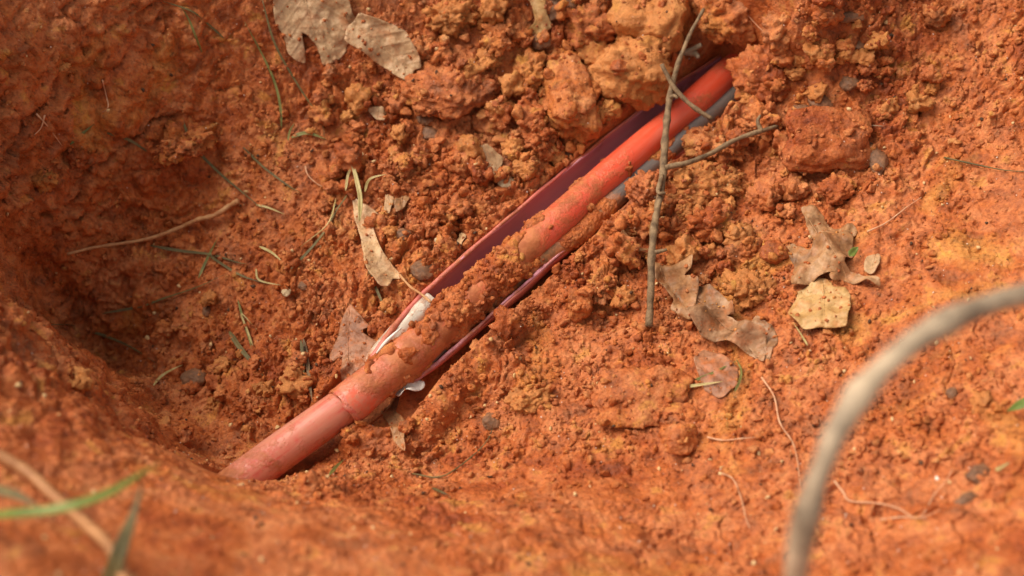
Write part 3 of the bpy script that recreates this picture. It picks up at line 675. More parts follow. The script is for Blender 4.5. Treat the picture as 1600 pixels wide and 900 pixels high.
for zi, (cx, cy, rx, ry, cnt, lab, grp) in enumerate(zones):
    k = 0; tries = 0
    while k < cnt and tries < 4000:
        tries += 1
        u, v = random.gauss(cx, rx * .6), random.gauss(cy, ry * .6)
        if not (-20 < u < 1620 and -40 < v < 900): continue
        if in_leaf(np.array([u]), np.array([v]))[0]: continue
        p = hit(u, v); d1 = float(dist_run(np.array([p[0]]), np.array([p[1]]), tw)[0][0]); d2 = float(dist_run(np.array([p[0]]), np.array([p[1]]), lw)[0][0])
        if d1 < 0.036 or d2 < 0.024: continue
        if 1080 < u < 1165 and 50 < v < 200: continue
        sc = min(0.5 + abs(random.gauss(0, .55)), 1.9); key = random.randrange(len(protos)); oc = random.random() < .45
        if (key, oc) not in pm:
            o = mesh_obj('clay_clod', *protos[key], M_CLOD_OCHRE if oc else M_CLOD); pm[(key, oc)] = o
        else:
            o = pm[(key, oc)].copy(); COL.objects.link(o)
        o.location = (p[0], p[1], p[2] + 0.0048 * sc); o.scale = (sc,) * 3
        o.rotation_euler = (random.uniform(-.7, .7), random.uniform(-.7, .7), random.uniform(0, 6.28))
        small.append((o, u, v, sc, oc)); tag(o, lab, 'clod', grp); k += 1

LAND = [(1290,232,'flat slab of hard clay'),(705,128,'broad red mound'),(885,152,'tall scraped clod'),(1008,36,'large ochre clod'),(990,112,'clod with the pale chip'),
 (490,50,'large flat oak leaf'),(615,80,'folded tan leaf'),(842,28,'yellow leaf scrap'),(768,247,'pale leaf scrap'),(590,380,'rolled pale leaf'),(551,260,'tall straw blade'),
 (660,424,'grey brown pebble'),(1206,400,'smooth pinkish clod'),(1290,390,'curled oak leaf'),(1280,478,'crinkled yellow leaf'),(1075,450,'fan shaped leaf'),(1140,520,'crumpled brown leaf'),
 (1110,600,'dark damp leaf'),(905,484,'cube shaped clod'),(1010,628,'broad flat flake'),(1150,218,'side twig'),(1225,45,'clod on the bank'),(1285,26,'round clod near the top edge'),
 (820,622,'yellow crumbly clod'),(550,530,'wet reddish leaf'),(385,552,'broad olive blade'),(476,580,'upright dull blade'),(315,343,'long tan root'),(500,768,'pinkish crumbly clod'),
 (480,215,'bent green blade'),(1192,120,'lump beside the pipe mouth'),(985,354,'long crumbly clod'),(1025,330,'forked twig'),(1328,130,'brown pebble above the slab'),(255,665,'small yellow lump'),(1280,160,'wet grey stone'),(970,470,'flat brown pebble')]
DIRN = ['right of', 'above right of', 'above', 'above left of', 'left of', 'below left of', 'below', 'below right of']
bk = {}
for o, u, v, sc, oc in small:
    lx, ly, ln_ = min(LAND, key=lambda l: (l[0] - u) ** 2 + (l[1] - v) ** 2)
    dn_ = DIRN[int(((math.degrees(math.atan2(ly - v, u - lx)) + 22.5) % 360) // 45)]
    bk.setdefault((dn_, ln_), []).append((math.hypot(lx - u, ly - v), o, sc, oc))
for (dn_, ln_), it in bk.items():
    it.sort(key=lambda q: q[0])
    for k, (_, o, sc, oc) in enumerate(it):
        nth = '' if len(it) == 1 else (['nearest', 'second nearest', 'third nearest', 'fourth nearest', 'fifth nearest', 'sixth nearest', 'seventh nearest', 'eighth nearest'] + ['far'] * 20)[k] + ' '
        o['label'] = nth + ('tiny ' if sc < .65 else 'small ' if sc < 1.1 else 'fist like ' if False else 'middling ') + ('ochre' if oc else 'orange') + ' clod ' + dn_ + ' the ' + ln_
# upper surface of the clods, so crumbs can lie on them as well
from mathutils.bvhtree import BVHTree
bv, bf = [], []; bpy.context.view_layer.update()
for o in COL.objects:
    if o.type == 'MESH' and o.name.startswith('clay_clod'):
        mw = o.matrix_world; k0 = len(bv); bv += [mw @ v_.co for v_ in o.data.vertices]; bf += [tuple(k0 + i for i in p.vertices) for p in o.data.polygons]
TOP = BVHTree.FromPolygons(bv, bf); del bv, bf
# crumbs, uncountable
def scatter(name, n, size_fn, dens_fn, levels, m, label, seed, lift=0.3, over_pipe=False, squash=.75, nmax=None):
    r_ = np.random.default_rng(seed)
    X = r_.uniform(-.52, .52, n * 6); Y = r_.uniform(-.38, .40, n * 6); Z = hz_(X, Y); U, V_ = proj(X, Y, Z)
    keep = r_.random(len(X)) < dens_fn(U, V_)
    d1 = dist_run(X, Y, tw)[0]; d2 = dist_run(X, Y, lw)[0]
    keep &= (d1 > 0.031) & ((d2 > 0.018))
    ki = np.where(keep)[0][:int(n * 1.3)]; keep[:] = False; keep[ki] = True
    for i in ki:
        h_ = TOP.ray_cast(Vector((X[i], Y[i], 1.0)), Vector((0, 0, -1)))
        if h_[0] is not None and h_[0].z > Z[i]:
            if h_[1].z < .35 or r_.random() < .35: keep[i] = False
            else: Z[i] = h_[0].z - 0.0006
    size = size_fn(U, V_, r_.random(len(X)))
    keep &= ~(in_leaf(U, V_) & (size > 0.0018))
    ii = np.where(keep)[0][:n]
    shapes = [clod_shape(levels, 700 + k, 1, 1, squash, 1.0, 0, 1.0) for k in range(8)]
    Vs, Fs, Ts = [], [], []; off = 0
    for t in range(8):
        jj = ii[t::8]
        if not len(jj): continue
        W, F = shapes[t]; W = W / np.abs(W).max()
        q = r_.normal(size=(len(jj), 4)); q /= np.linalg.norm(q, axis=1)[:, None]; a, b, c, d = q.T
        Rm = np.stack([1 - 2 * (c * c + d * d), 2 * (b * c - a * d), 2 * (b * d + a * c), 2 * (b * c + a * d), 1 - 2 * (b * b + d * d), 2 * (c * d - a * b), 2 * (b * d - a * c), 2 * (c * d + a * b), 1 - 2 * (b * b + c * c)], 1).reshape(-1, 3, 3)
        PV = np.einsum('nij,vj->nvi', Rm, W) * size[jj][:, None, None] * r_.uniform(.8, 1.25, (len(jj), 1, 3))
        PV += np.stack([X[jj], Y[jj], Z[jj] + size[jj] * lift], 1)[:, None]
        Vs.append(PV.reshape(-1, 3)); Fs.append((F[None] + (np.arange(len(jj)) * len(W))[:, None, None] + off).reshape(-1, 3))
        Ts.append(np.repeat(r_.random(len(jj)), len(W))); off += len(jj) * len(W)
    o = mesh_obj(name, np.vstack(Vs), np.vstack(Fs), m, smooth=levels > 2, attrs={'tone': ('FLOAT', np.concatenate(Ts))})
    return tag(o, label, 'soil', kind='stuff')
def dens(U, V_):
    a = 0.12 + G(U, V_, 800, 250, 480, 260) + G(U, V_, 520, 620, 230, 170) + .8 * G(U, V_, 1330, 110, 260, 130) + .9 * G(U, V_, 900, 570, 330, 150) + .5 * G(U, V_, 1450, 680, 160, 90) + .3 * sstep(1000, 1150, U)
    a += .45 * G(U, V_, 120, 330, 170, 230)
    a *= .3 + .7 * sstep(-0.3, 0.25, vnoise(U / 55, V_ / 45, 0.0, 222))
    a *= 1 - .85 * np.clip(G(U, V_, 1500, 430, 220, 130) + G(U, V_, 1050, 830, 330, 90) + G(U, V_, 1450, 790, 200, 70) + G(U, V_, 240, 60, 130, 90), 0, 1)
    f = sstep(0, 1, (V_ - (570 + 0.40 * U)) / 60) * sstep(1150, 900, U)
    return np.clip(a, 0, 1) * (1 - .93 * f)
scatter('soil_crumbs', 2000, lambda U, V_, r: 0.0028 + 0.0045 * r ** 3 * (0.4 + G(U, V_, 950, 220, 350, 260)), dens, 3, M_CRUMB, 'loose coarse crumbs of orange clay over the floor of the hole', 1)
scatter('soil_crumbs', 14500, lambda U, V_, r: 0.0007 + 0.0022 * r ** 3, dens, 2, M_CRUMB, 'loose fine crumbs of orange clay over the floor of the hole', 2)
scatter('soil_grains', 12000, lambda U, V_, r: 0.0006 + 0.0007 * r, lambda U, V_: dens(U, V_) * .6 + .3, 1, M_CRUMB, 'fine grains of orange clay sprinkled over the soil', 3)
scatter('glint_specks', 3200, lambda U, V_, r: 0.00028 + 0.0006 * r ** 4, lambda U, V_: 0 * U + .6, 1, M_GLINT_GRAIN, 'tiny pale specks standing in for wet glints on the clay', 4, lift=.8)  # sparkle of the moist clay, put in as pale coloured specks

M_DARKBIT = simple('dark_humus', (0.035, 0.018, 0.010), (0.13, 0.055, 0.025), 200, 0.7, 0.0004)
M_PALEBIT = simple('pale_clay_fleck', (0.60, 0.36, 0.14), (0.70, 0.50, 0.28), 200, 0.7, 0.0004)
scatter('humus_flecks', 900, lambda U, V_, r: 0.0005 + 0.0019 * r ** 4, lambda U, V_: 0.3 * dens(U, V_) + .15, 2, M_DARKBIT, 'tiny dark bits of bark and humus mixed into the clay', 14, lift=.5)
scatter('pale_flecks', 900, lambda U, V_, r: 0.0006 + 0.0022 * r ** 4, lambda U, V_: 0.3 * dens(U, V_) + .15, 2, M_PALEBIT, 'tiny pale yellow flecks mixed into the clay', 15, lift=.4)
# caked soil on the pipes: shell hugging the red pipe where mud has stuck
def crust(name, C, rad, amp_fn, m, label, thick, seed, step=0.0009):
    al = np.concatenate([[0], np.cumsum(np.linalg.norm(np.diff(C, axis=0), axis=1))]); L = al[-1]
    s = np.arange(0, L, step); Cc = np.stack([np.interp(s, al, C[:, i]) for i in range(3)], 1); rd = np.interp(s, al, rad)
    T, B, U = frames(Cc); na = 90; a = np.linspace(R(-40), R(220), na)
    base = Cc[:, None] + (np.cos(a)[None, :, None] * B[:, None] + np.sin(a)[None, :, None] * U[:, None]) * rd[:, None, None]
    bx = base.reshape(-1, 3); u_, v_ = proj(*bx.T)
    f = amp_fn(u_, v_, np.tile(a, len(s)), bx)
    q = bx + 7
    n1 = fbm(q[:, 0] * 60, q[:, 1] * 60, q[:, 2] * 60, 4, seed)
    f1, f2, r1 = worley3(bx / 0.0105, seed); g1, g2, r2 = worley3(bx / 0.0035, seed + 9)
    lump = np.clip((f2 - f1) * 2, 0, 1) ** .6 * (.2 + .8 * r1); lump2 = np.clip((g2 - g1) * 2, 0, 1) ** .6 * (.2 + .8 * r2)
    t = np.clip(f + n1 * 1.9, -0.3, 1)
    h = np.where(t > 0, (t ** .5) * thick * (0.35 + .65 * lump) + lump2 * 0.0016 * np.minimum(t * 6, 1), t * 0.01) - 0.0004
    nrm = (np.cos(a)[None, :, None] * B[:, None] + np.sin(a)[None, :, None] * U[:, None]).reshape(-1, 3)
    W = bx + nrm * h[:, None]
    k = len(s); idx = np.arange(k * na).reshape(k, na)
    F = np.stack([idx[:-1, :-1], idx[:-1, 1:], idx[1:, 1:], idx[1:, :-1]], -1).reshape(-1, 4)
    F = F[(h[F] > -0.0015).any(1)]
    used = np.unique(F); mp_ = np.zeros(len(W), int); mp_[used] = np.arange(len(used))
    o = mesh_obj(name, W[used], mp_[F], m, attrs={'tone': ('FLOAT', np.clip(.35 + .3 * n1[used], 0, 1))})
    return tag(o, label, 'soil', kind='stuff')
def amp_red(u, v, a, b):
    # B points to the far side: a=0 far, a=90deg top, a=180 near
    far = np.cos(a)
    f = -0.72 + 1.25 * G(u, v, 720, 465, 90, 95) + .9 * G(u, v, 650, 535, 75, 40) * (.5 + .5 * far) + .75 * G(u, v, 830, 360, 90, 75) * sstep(-0.05, .7, far) + .55 * G(u, v, 800, 400, 50, 50)
    f += .25 * G(u, v, 920, 290, 80, 60) * sstep(0, .8, far) - .8 * sstep(585, 560, u)
    return f
cake = crust('caked_soil', Cr, rr_, amp_red, M_CRUMB, 'crumbly orange clay caked over the middle of the red pipe', 0.0065, 5)
def stick(name, co_, n, smin, smax, label, seed, even=False):
    r_ = np.random.default_rng(seed); u_, v_ = proj(*co_.T); W0, F0 = clod_shape(2, 800 + seed, 1, 1, .75, 1.0, 0, .95); W0 = W0 / np.abs(W0).max()
    w_ = 0.1 + G(u_, v_, 740, 440, 90, 90); w_ *= (co_[:, 2] > -0.008); w_ = np.ones(len(co_)) if even else w_; ii = r_.choice(len(co_), n, p=w_ / w_.sum())
    Vs = []; Fs = []; Ts = []
    for k, i in enumerate(ii):
        q = Matrix.Rotation(r_.uniform(0, 6.28), 3, Vector(r_.normal(size=3))); sz = smin + (smax - smin) * r_.random() ** 3
        Vs.append(W0 @ np.array(q) * sz * r_.uniform(.8, 1.2, 3) + co_[i]); Fs.append(F0 + k * len(W0)); Ts.append(np.full(len(W0), r_.random()))
    return tag(mesh_obj(name, np.vstack(Vs), np.vstack(Fs), M_CRUMB, attrs={'tone': ('FLOAT', np.concatenate(Ts))}), label, 'soil', kind='stuff')
cv0 = np.array([v_.co[:] for v_ in cake.data.vertices])
stick('soil_crumbs', cv0, 380, .0009, .0050, 'loose clay crumbs lying on the mud of the red pipe', 3)
def amp_grey(u, v, a, b): return -0.55 + .75 * sstep(960, 920, u) * sstep(700, 760, u) + .35 * G(u, v, 690, 560, 40, 40)
crust('caked_soil', Cg, np.full(len(Cg), .0089), amp_grey, M_CRUMB, 'thin smears of brown clay stuck to the grey pipe', 0.0014, 6)
# soil lying in the bottom of the split pipe, between the pipes
def fill():
    C, T, B, U, rad, _, _ = SH; k = len(C); na = 60; V = []; 
    s = np.linspace(-1, 1, na); W = []
    al = np.linspace(0, k - 1, 420); Cc = np.stack([np.interp(al, np.arange(k), C[:, i]) for i in range(3)], 1); rd = np.interp(al, np.arange(k), rad)
    T, B, U = frames(Cc)
    u_, v_ = proj(*Cc.T)
    lev = -0.021 + 0.012 * G(u_, v_, 680, 490, 70, 80)
    X = s[None, :] * np.sqrt(np.maximum(rd ** 2 - lev ** 2, 1e-5))[:, None] * .99
    side = 0.004 * np.maximum(0, -s[None, :]) * sstep(980, 900, u_)[:, None]
    base = Cc[:, None] + B[:, None] * X[..., None] + U[:, None] * (lev[:, None] + side)[..., None]
    b = base.reshape(-1, 3); f1, f2, r1 = worley3(b / .006, 77); n = fbm(b[:, 0] * 90, b[:, 1] * 90, b[:, 2] * 90, 4, 78)
    b = b + np.array([0, 0, 1]) * (0.003 * np.clip((f2 - f1) * 2, 0, 1) * r1 + 0.003 * n)[:, None]
    idx = np.arange(420 * na).reshape(420, na); F = np.stack([idx[:-1, :-1], idx[:-1, 1:], idx[1:, 1:], idx[1:, :-1]], -1).reshape(-1, 4)
    tag(mesh_obj('soil_fill', b, F, M_CRUMB, attrs={'tone': ('FLOAT', np.full(len(b), .4))}), 'loose clay lying in the bottom of the split pipe', 'soil', kind='stuff')
fill()

# ------------------------------------------------------------------ leaves
def leaf(name, key, m, label, lift=0.006, curl=0.010, spine=None, tilt=(0, 0, 0), seed=0, group=None, stem=None, stem_m=None, cup=0.0, cat='leaf', fold=None):
    poly = LEAVES[key]; cu_, cv_ = np.mean([p[0] for p in poly]), np.mean([p[1] for p in poly])
    ctr = hit(cu_, cv_, 0)
    # plane: fit the soil under the outline (smoothed), then lift
    S_ = np.array([P(u, v, 0) for u, v in poly]); 
    hp = np.array([hit(u, v, 0) for u, v in poly] + [ctr] * 3)
    Am = np.c_[hp[:, :2], np.ones(len(hp))]; co, *_ = np.linalg.lstsq(Am, hp[:, 2], rcond=None)
    res = np.percentile(hp[:, 2] - Am @ co, 75)
    nx_, ny_, c0 = co[0] + tilt[0], co[1] + tilt[1], co[2] - tilt[0] * ctr[0] - tilt[1] * ctr[1] + res + lift
    def onplane(u, v):
        d = ray(u, v); t = (nx_ * CAM[0] + ny_ * CAM[1] + c0 - CAM[2]) / (d[2] - nx_ * d[0] - ny_ * d[1]); return CAM + d * t
    # densify + ragged outline
    dense_ = []
    for i in range(len(poly)):
        a, b = np.array(poly[i]), np.array(poly[(i + 1) % len(poly)]); L = np.linalg.norm(b - a); k = max(1, int(L / 4))
        for j in range(k):
            q = a + (b - a) * j / k; dense_.append(q + np.array([random.gauss(0, .5), random.gauss(0, .5)]) * (1 if j else .4))
    # chaikin-ish smoothing of corners
    dense_ = [(dense_[i - 1] * .2 + dense_[i] * .6 + dense_[(i + 1) % len(dense_)] * .2) for i in range(len(dense_))]
    us = np.array(dense_); n0 = len(us)
    g = 3.2; GU, GV = np.meshgrid(np.arange(us[:, 0].min(), us[:, 0].max(), g), np.arange(us[:, 1].min(), us[:, 1].max(), g))
    GU = GU.ravel() + rng.uniform(-.7, .7, GU.size); GV = GV.ravel() + rng.uniform(-.7, .7, GV.size)
    k = in_poly(GU, GV, [tuple(p) for p in us]); allp = np.vstack([us, np.c_[GU[k], GV[k]]])
    res_ = delaunay_2d_cdt([Vector(p) for p in allp], [(i, (i + 1) % n0) for i in range(n0)], [], 1, 1e-4)
    v2 = np.array([p[:] for p in res_[0]]); faces = [tuple(f) for f in res_[2]]
    cen = np.array([v2[list(f)].mean(0) for f in faces]); ok = in_poly(cen[:, 0], cen[:, 1], [tuple(p) for p in us]); faces = [f for f, o_ in zip(faces, ok) if o_]
    W = np.array([onplane(a, b) for a, b in v2])
    # spine in px: list of two ends
    (su, sv), (eu, ev) = spine or ((cu_, us[:, 1].min()), (cu_, us[:, 1].max()))
    a, b = onplane(su, sv), onplane(eu, ev); ax = (b - a) / np.linalg.norm(b - a); rel = W - a; al = rel @ ax
    nrm = np.array([-nx_, -ny_, 1.0]); nrm /= np.linalg.norm(nrm); sd_ = np.cross(nrm, ax); ac = rel @ sd_
    sz = max(np.ptp(ac), 0.01) / 2; ln = max(np.ptp(al), .01)
    hgt = cup * (ac / sz) ** 2 * 1.0 + curl * (fbm(al * 55 + seed, ac * 55, 0.0 * al, 2, seed + 40) + .7 * np.sin(al / ln * 5 + seed) * (np.abs(ac) / sz))
    hgt += 0.0012 * fbm(al * 220, ac * 220, 0.0 * al, 3, seed + 50) - 0.0012 * np.exp(-(ac / 0.0012) ** 2)
    if fold: hgt = hgt + fold * np.abs(ac) / sz
    W = W + nrm * hgt[:, None]
    g_ = hz_(W[:, 0], W[:, 1]); W[:, 2] = np.maximum(W[:, 2], g_ + 0.0006 + 0 * g_) if lift >= 0 else W[:, 2]
    root = empty(name, tuple(ctr), label, cat, group)
    o = mesh_obj('blade', W, faces, m, attrs={'vein': ('FLOAT_VECTOR', np.c_[al, ac, 0 * al])})
    so_ = o.modifiers.new('thickness', 'SOLIDIFY'); so_.thickness = 0.0005; so_.offset = 0
    child(o, root)
    # midrib along the spine
    n_ = 24; tt = np.linspace(0.02, .95, n_); pts_ = []
    tree_i = []
    for t in tt:
        q = a + (b - a) * t; j = np.argmin((al - (q - a) @ ax) ** 2 + ac ** 2)
        if abs(ac[j]) < 0.004: pts_.append(W[j] + nrm * .0003)
    if len(pts_) > 4:
        pts_ = np.array(pts_); pts_[1:-1] = (pts_[:-2] + pts_[1:-1] + pts_[2:]) / 3
        child(tube('midrib', pts_, np.linspace(.0008, .0003, len(pts_)), stem_m or m, sides=6), root)
    if stem:
        child(tube('stem', catmull([onplane(u, v) + nrm * dz for u, v, dz in stem], 6), 0.0011, stem_m or M_ROOT, sides=8, wob=.2), root)
    return root
leaf('oak_leaf', 'oak1', M_LEAF_TAN, 'large flat greyish tan lobed oak leaf at the top edge', .004, .004, ((470, -35), (500, 92)), cup=.002, seed=1)
leaf('oak_leaf', 'oak2', M_LEAF_TAN, 'long folded tan leaf right of the large flat oak leaf at the top', .016, .006, ((555, 40), (655, 120)), seed=2, cup=.006)
leaf('dead_leaf', 'fold', M_LEAF_PALE, 'narrow rolled pale leaf with an orange stalk left of the split pipe', .006, .006, ((560, 320), (628, 440)), seed=3, cup=.009, stem=[(626, 432, .003), (645, 455, .008), (664, 471, .014), (681, 486, .016)])
leaf('dead_leaf', 'red', M_LEAF_RED, 'wet reddish brown oak leaf stuck down beside the broken white pipe', .002, .003, ((545, 480), (545, 580)), seed=4)
leaf('dead_leaf', 'under', M_LEAF_BROWN, 'brown leaf poking out from under the near side of the pipe', .001, .004, ((612, 625), (630, 700)), seed=5)
leaf('dead_leaf', 'fan', M_LEAF_BROWN, 'ribbed fan shaped pale leaf tucked behind the foot of the forked twig', .006, .013, ((1030, 415), (1080, 490)), seed=6, cup=.004)
leaf('dead_leaf', 'curl', M_LEAF_DARK, 'large crumpled brown leaf with a turned up pale edge right of the fan shaped one', .007, .014, ((1085, 465), (1190, 555)), seed=7, cup=.007)
leaf('dead_leaf', 'dark', M_LEAF_RED, 'dark damp leaf under two straw blades below the crumpled brown leaf', .003, .004, ((1090, 570), (1145, 605)), seed=8)
leaf('oak_leaf', 'oak3', M_LEAF_BROWN, 'curled shiny brown oak leaf with pointed lobes on the right slope', .006, .017, ((1255, 330), (1330, 440)), seed=9, cup=.004)
leaf('dead_leaf', 'yel', M_LEAF_YELLOW, 'crinkled squarish yellow leaf just under the curled oak leaf', .003, .009, ((1285, 440), (1290, 515)), seed=10)
leaf('dead_leaf', 'oval', M_LEAF_TAN, 'small oval tan leaf right of the curled oak leaf', .003, .002, ((1366, 395), (1357, 428)), seed=11)
leaf('dead_leaf', 'twigleaf', M_LEAF_BROWN, 'small cupped leaf caught between the pipe and the forked twig', .004, .002, ((948, 389), (1016, 388)), seed=12, cup=.007)
leaf('leaf_scrap', 'yscrap', M_LEAF_YELLOW, 'torn bright yellow leaf scrap at the top edge', .006, .005, ((830, 0), (850, 58)), seed=13)
leaf('leaf_scrap', 'pscrap', M_LEAF_TAN, 'ragged pale grey leaf scrap among clods left of the purple lining', .006, .003, ((750, 230), (770, 272)), seed=14)
leaf('leaf_scrap', 'bit1', M_LEAF_TAN, 'tiny triangular tan leaf piece between clods under the folded tan leaf', .004, .002, seed=15)
leaf('leaf_scrap', 'bit2', M_LEAF_TAN, 'tiny tan leaf piece right of the rolled pale leaf, left one of two', .004, .002, seed=16)
leaf('leaf_scrap', 'bit4', M_LEAF_BROWN, 'tiny brown leaf piece right of the rolled pale leaf, right one of two', .004, .002, seed=18)
leaf('leaf_scrap', 'bit3', M_LEAF_PALE, 'small slim pale leaf piece near the middle of the purple lining', .004, .002, seed=17)
leaf('dead_leaf', 'tuck', M_LEAF_DARK, 'dark crumpled leaf piece under the right end of the large crumpled brown leaf', .002, .012, ((1165, 500), (1200, 560)), seed=21, cup=.005)
LEAVES['shred'] = [(614, 606), (626, 603), (634, 595), (642, 600), (657, 588), (664, 598), (655, 606), (646, 615), (634, 612), (628, 621), (617, 616)]
leaf('plastic_shred', 'shred', M_WHITE, 'torn white plastic shred at the near side of the pipe', .018, .008, ((620, 610), (658, 597)), seed=19, cat='plastic')

# ------------------------------------------------------------------ twigs and roots
tz = lambda pts_: catmull([P(*p) for p in pts_], 8)
t = empty('forked_twig', tuple(P(1040, 260, .03)), 'dark forked twig standing across the red pipe', 'twig')
def lin(a, b, n): return np.linspace(a, b, n)
main = tz([(1100,14,.075),(1080,50,.068),(1060,98,.058),(1047,150,.045),(1041,200,.036),(1037,245,.032),(1034,290,.030),(1024,345,.032),(1018,400,.030),(1017,455,.022),(1014,510,.008)])
n = len(main); child(tube('stem', main, (.0014 + .0017 * sstep(0, .45, lin(0, 1, n))) * (1 + .08 * np.sin(np.arange(n) * .9)), M_BARK, sides=14, wob=.35, seed=3), t)
br = tz([(1034,100,.062),(1048,128,.054),(1060,145,.050),(1082,166,.046),(1112,186,.040)])
child(tube('side_branch', br, lin(.0018, .0021, len(br)), M_BARK, sides=12, wob=.3, seed=5), t)
br = tz([(1040,262,.034),(1075,254,.036),(1110,240,.036),(1150,218,.037),(1185,206,.038),(1215,197,.036)])
child(tube('side_branch', br, lin(.0024, .0017, len(br)), M_BARK, sides=12, wob=.35, seed=8), t)
br = tz([(1047,152,.046),(1054,150,.048),(1058,153,.052)])
child(tube('bud', br, lin(.0022, .0012, len(br)), M_BARK, sides=8, wob=.3, seed=9), t)
for px in ([(1034,275,.032),(1028,300,.036),(1040,302,.036)], [(1018,395,.030),(1030,393,.033),(1042,390,.034)], [(1190,205,.038),(1184,190,.042),(1188,180,.044)]):
    b_ = tz(px); child(tube('bud', b_, lin(.0026, .0012, len(b_)), M_BARK, sides=8, wob=.4, seed=11), t)
s = empty('pale_twig_stub', tuple(P(1080, 80, .03)), 'small pale forked twig stub at the mouth of the dark hollow', 'twig')
for px in ([(1062,85,.02),(1080,78,.026),(1096,70,.032)], [(1072,82,.022),(1086,84,.024),(1091,90,.026)]):
    b_ = tz(px); child(tube('prong', b_, lin(.0026, .0020, len(b_)), M_BARK_PALE, sides=8, wob=.3, seed=13), s)
# blurred arching twig near the lens
arch = tz([(1200,1150,.16),(1225,1000,.27),(1243,900,.33),(1258,815,.365),(1290,715,.39),(1330,635,.40),(1385,570,.405),(1450,520,.405),(1525,483,.395),(1610,458,.38),(1720,445,.33),(1850,450,.22),(1900,460,.13)])
na_ = len(arch); o = tube('bent_branch', arch, .0059 + .0005 * np.sin(np.arange(na_) * .35) + .0009 * np.exp(-((np.arange(na_) % 17 - 8) / 1.6) ** 2), M_BARK_GREY, sides=20, wob=.12, seed=21)
tag(o, 'out of focus greyish tan bent branch arching over the lower right near the camera', 'branch')
# roots on the soil
def root(name, px, r0, r1, m, label, cat='root', lift=.0025, group=None):
    C = lay(px, lift, 6); C[1:-1] = (C[:-2] + C[1:-1] + C[2:]) / 3
    o = tube(name, C, lin(r0, r1, len(C)) * (1 + .12 * np.sin(np.arange(len(C)) * 1.7)), m, sides=8, wob=.25, seed=random.randrange(99)); return tag(o, label, cat, group)
root('tree_root', [(105,397),(150,386),(200,379),(240,371),(280,356),(310,343),(335,337),(358,322),(372,314)], .0012, .0024, M_ROOT, 'long tan root running up the dark left wall', lift=.010)
RL = [
 ([(160,125),(166,150),(169,168),(155,177),(132,179)], 'hooked pink rootlet near the top of the left wall'),
 ([(57,178),(75,198),(97,228)], 'slanting pink rootlet low on the left wall, with a short side hair'),
 ([(70,180),(64,200),(52,212)], 'short curved pink hair beside the slanting rootlet on the left wall'),
 ([(1140,-5),(1165,20),(1185,42),(1205,60)], 'pale rootlet at the top edge over the bank'),
 ([(1285,172),(1305,183),(1325,193),(1380,197)], 'wiry rootlet draped over the flat slab of clay'),
 ([(1355,362),(1385,348),(1415,325),(1440,308)], 'straight tan rootlet above the curled oak leaf on the slope'),
 ([(1105,683),(1130,688),(1160,685),(1185,683)], 'short level rootlet right of the smooth pinkish clod'),
 ([(1128,740),(1145,748),(1157,775),(1166,812),(1172,825)], 'crooked pale rootlet left of the bent branch foot'),
 ([(1190,590),(1210,620),(1218,660),(1238,690),(1246,720),(1250,758)], 'long thin rootlet hanging down left of the bent branch'),
 ([(1304,752),(1318,770),(1328,783),(1370,786),(1405,795),(1430,810),(1445,800),(1460,772),(1478,752),(1488,733)], 'long forked pale rootlet at the lower right of the bent branch'),
 ([(1375,812),(1410,808),(1440,809),(1470,796)], 'short pale rootlet crossing the fork of the long one at lower right'),
 ([(1475,246),(1520,256),(1570,266),(1610,268)], 'dark red rootlet sunk in the right slope'),
 ([(645,740),(690,745),(735,715),(760,690),(770,670)], 'looping brown rootlet on the floor under the pipe'),
 ([(477,260),(482,275),(500,290),(515,292)], 'small curved pale rootlet left of the tall straw blade'),
 ([(728,505),(732,530),(737,540),(742,533)], 'tiny pale hair hanging from the mud on the pipe'),
 ([(1170,118),(1180,132),(1200,138)], 'short grey rootlet sticking out of the bank right of the pipe mouth'),
 ([(600,420),(612,432)], 'tiny brown rootlet by the rolled pale leaf')]
for px, lab in RL[:-1]:
    dk = 'dark' in lab or 'brown' in lab; gy_ = 'grey' in lab or 'wiry' in lab
    root('rootlet', px, .00075, .0003, M_GRASS_DARK if dk else (M_BARK_PALE if gy_ else M_ROOTLET), lab, 'root', .0028)

# ------------------------------------------------------------------ grass blades
def blade(px, wpx, m, label, lift=.004, zs=None, cat='grass blade', name='grass_blade', group=None):
    C = catmull([P(*p) for p in px], 7) if zs else lay(px, lift, 7)
    if not zs: C[1:-1] = (C[:-2] + C[1:-1] * 2 + C[2:]) / 4
    k = len(C); T, B, U = frames(C); k_ = float((C[k // 2] - CAM) @ FW) * K; W = wpx * k_ / 2 * (.82 if wpx < 12 else 1)
    # blade faces up, slightly twisted
    V = []; F = []
    for i in range(k):
        t_ = i / (k - 1); w_ = W * max(0.12, min(1, t_ * 5 + .35)) * max(0.1, (1 - t_ ** 3)); tw_ = .5 * math.sin(t_ * 3 + len(px)); s1 = math.cos(tw_) * B[i] + math.sin(tw_) * U[i]; nn_ = np.cross(s1, T[i])
        for q_, dz in ((-1, w_ * .35), (-.5, w_ * .1), (0, -w_ * .15), (.5, w_ * .1), (1, w_ * .35)): V.append(C[i] + s1 * w_ * q_ + np.array([0, 0, 1]) * dz)
    for i in range(k - 1):
        for j in range(4): F.append((i * 5 + j, i * 5 + j + 1, (i + 1) * 5 + j + 1, (i + 1) * 5 + j))
    o = mesh_obj(name, V, F, m); so_ = o.modifiers.new('thickness', 'SOLIDIFY'); so_.thickness = .0003; so_.offset = 0
    return tag(o, label, cat, group)
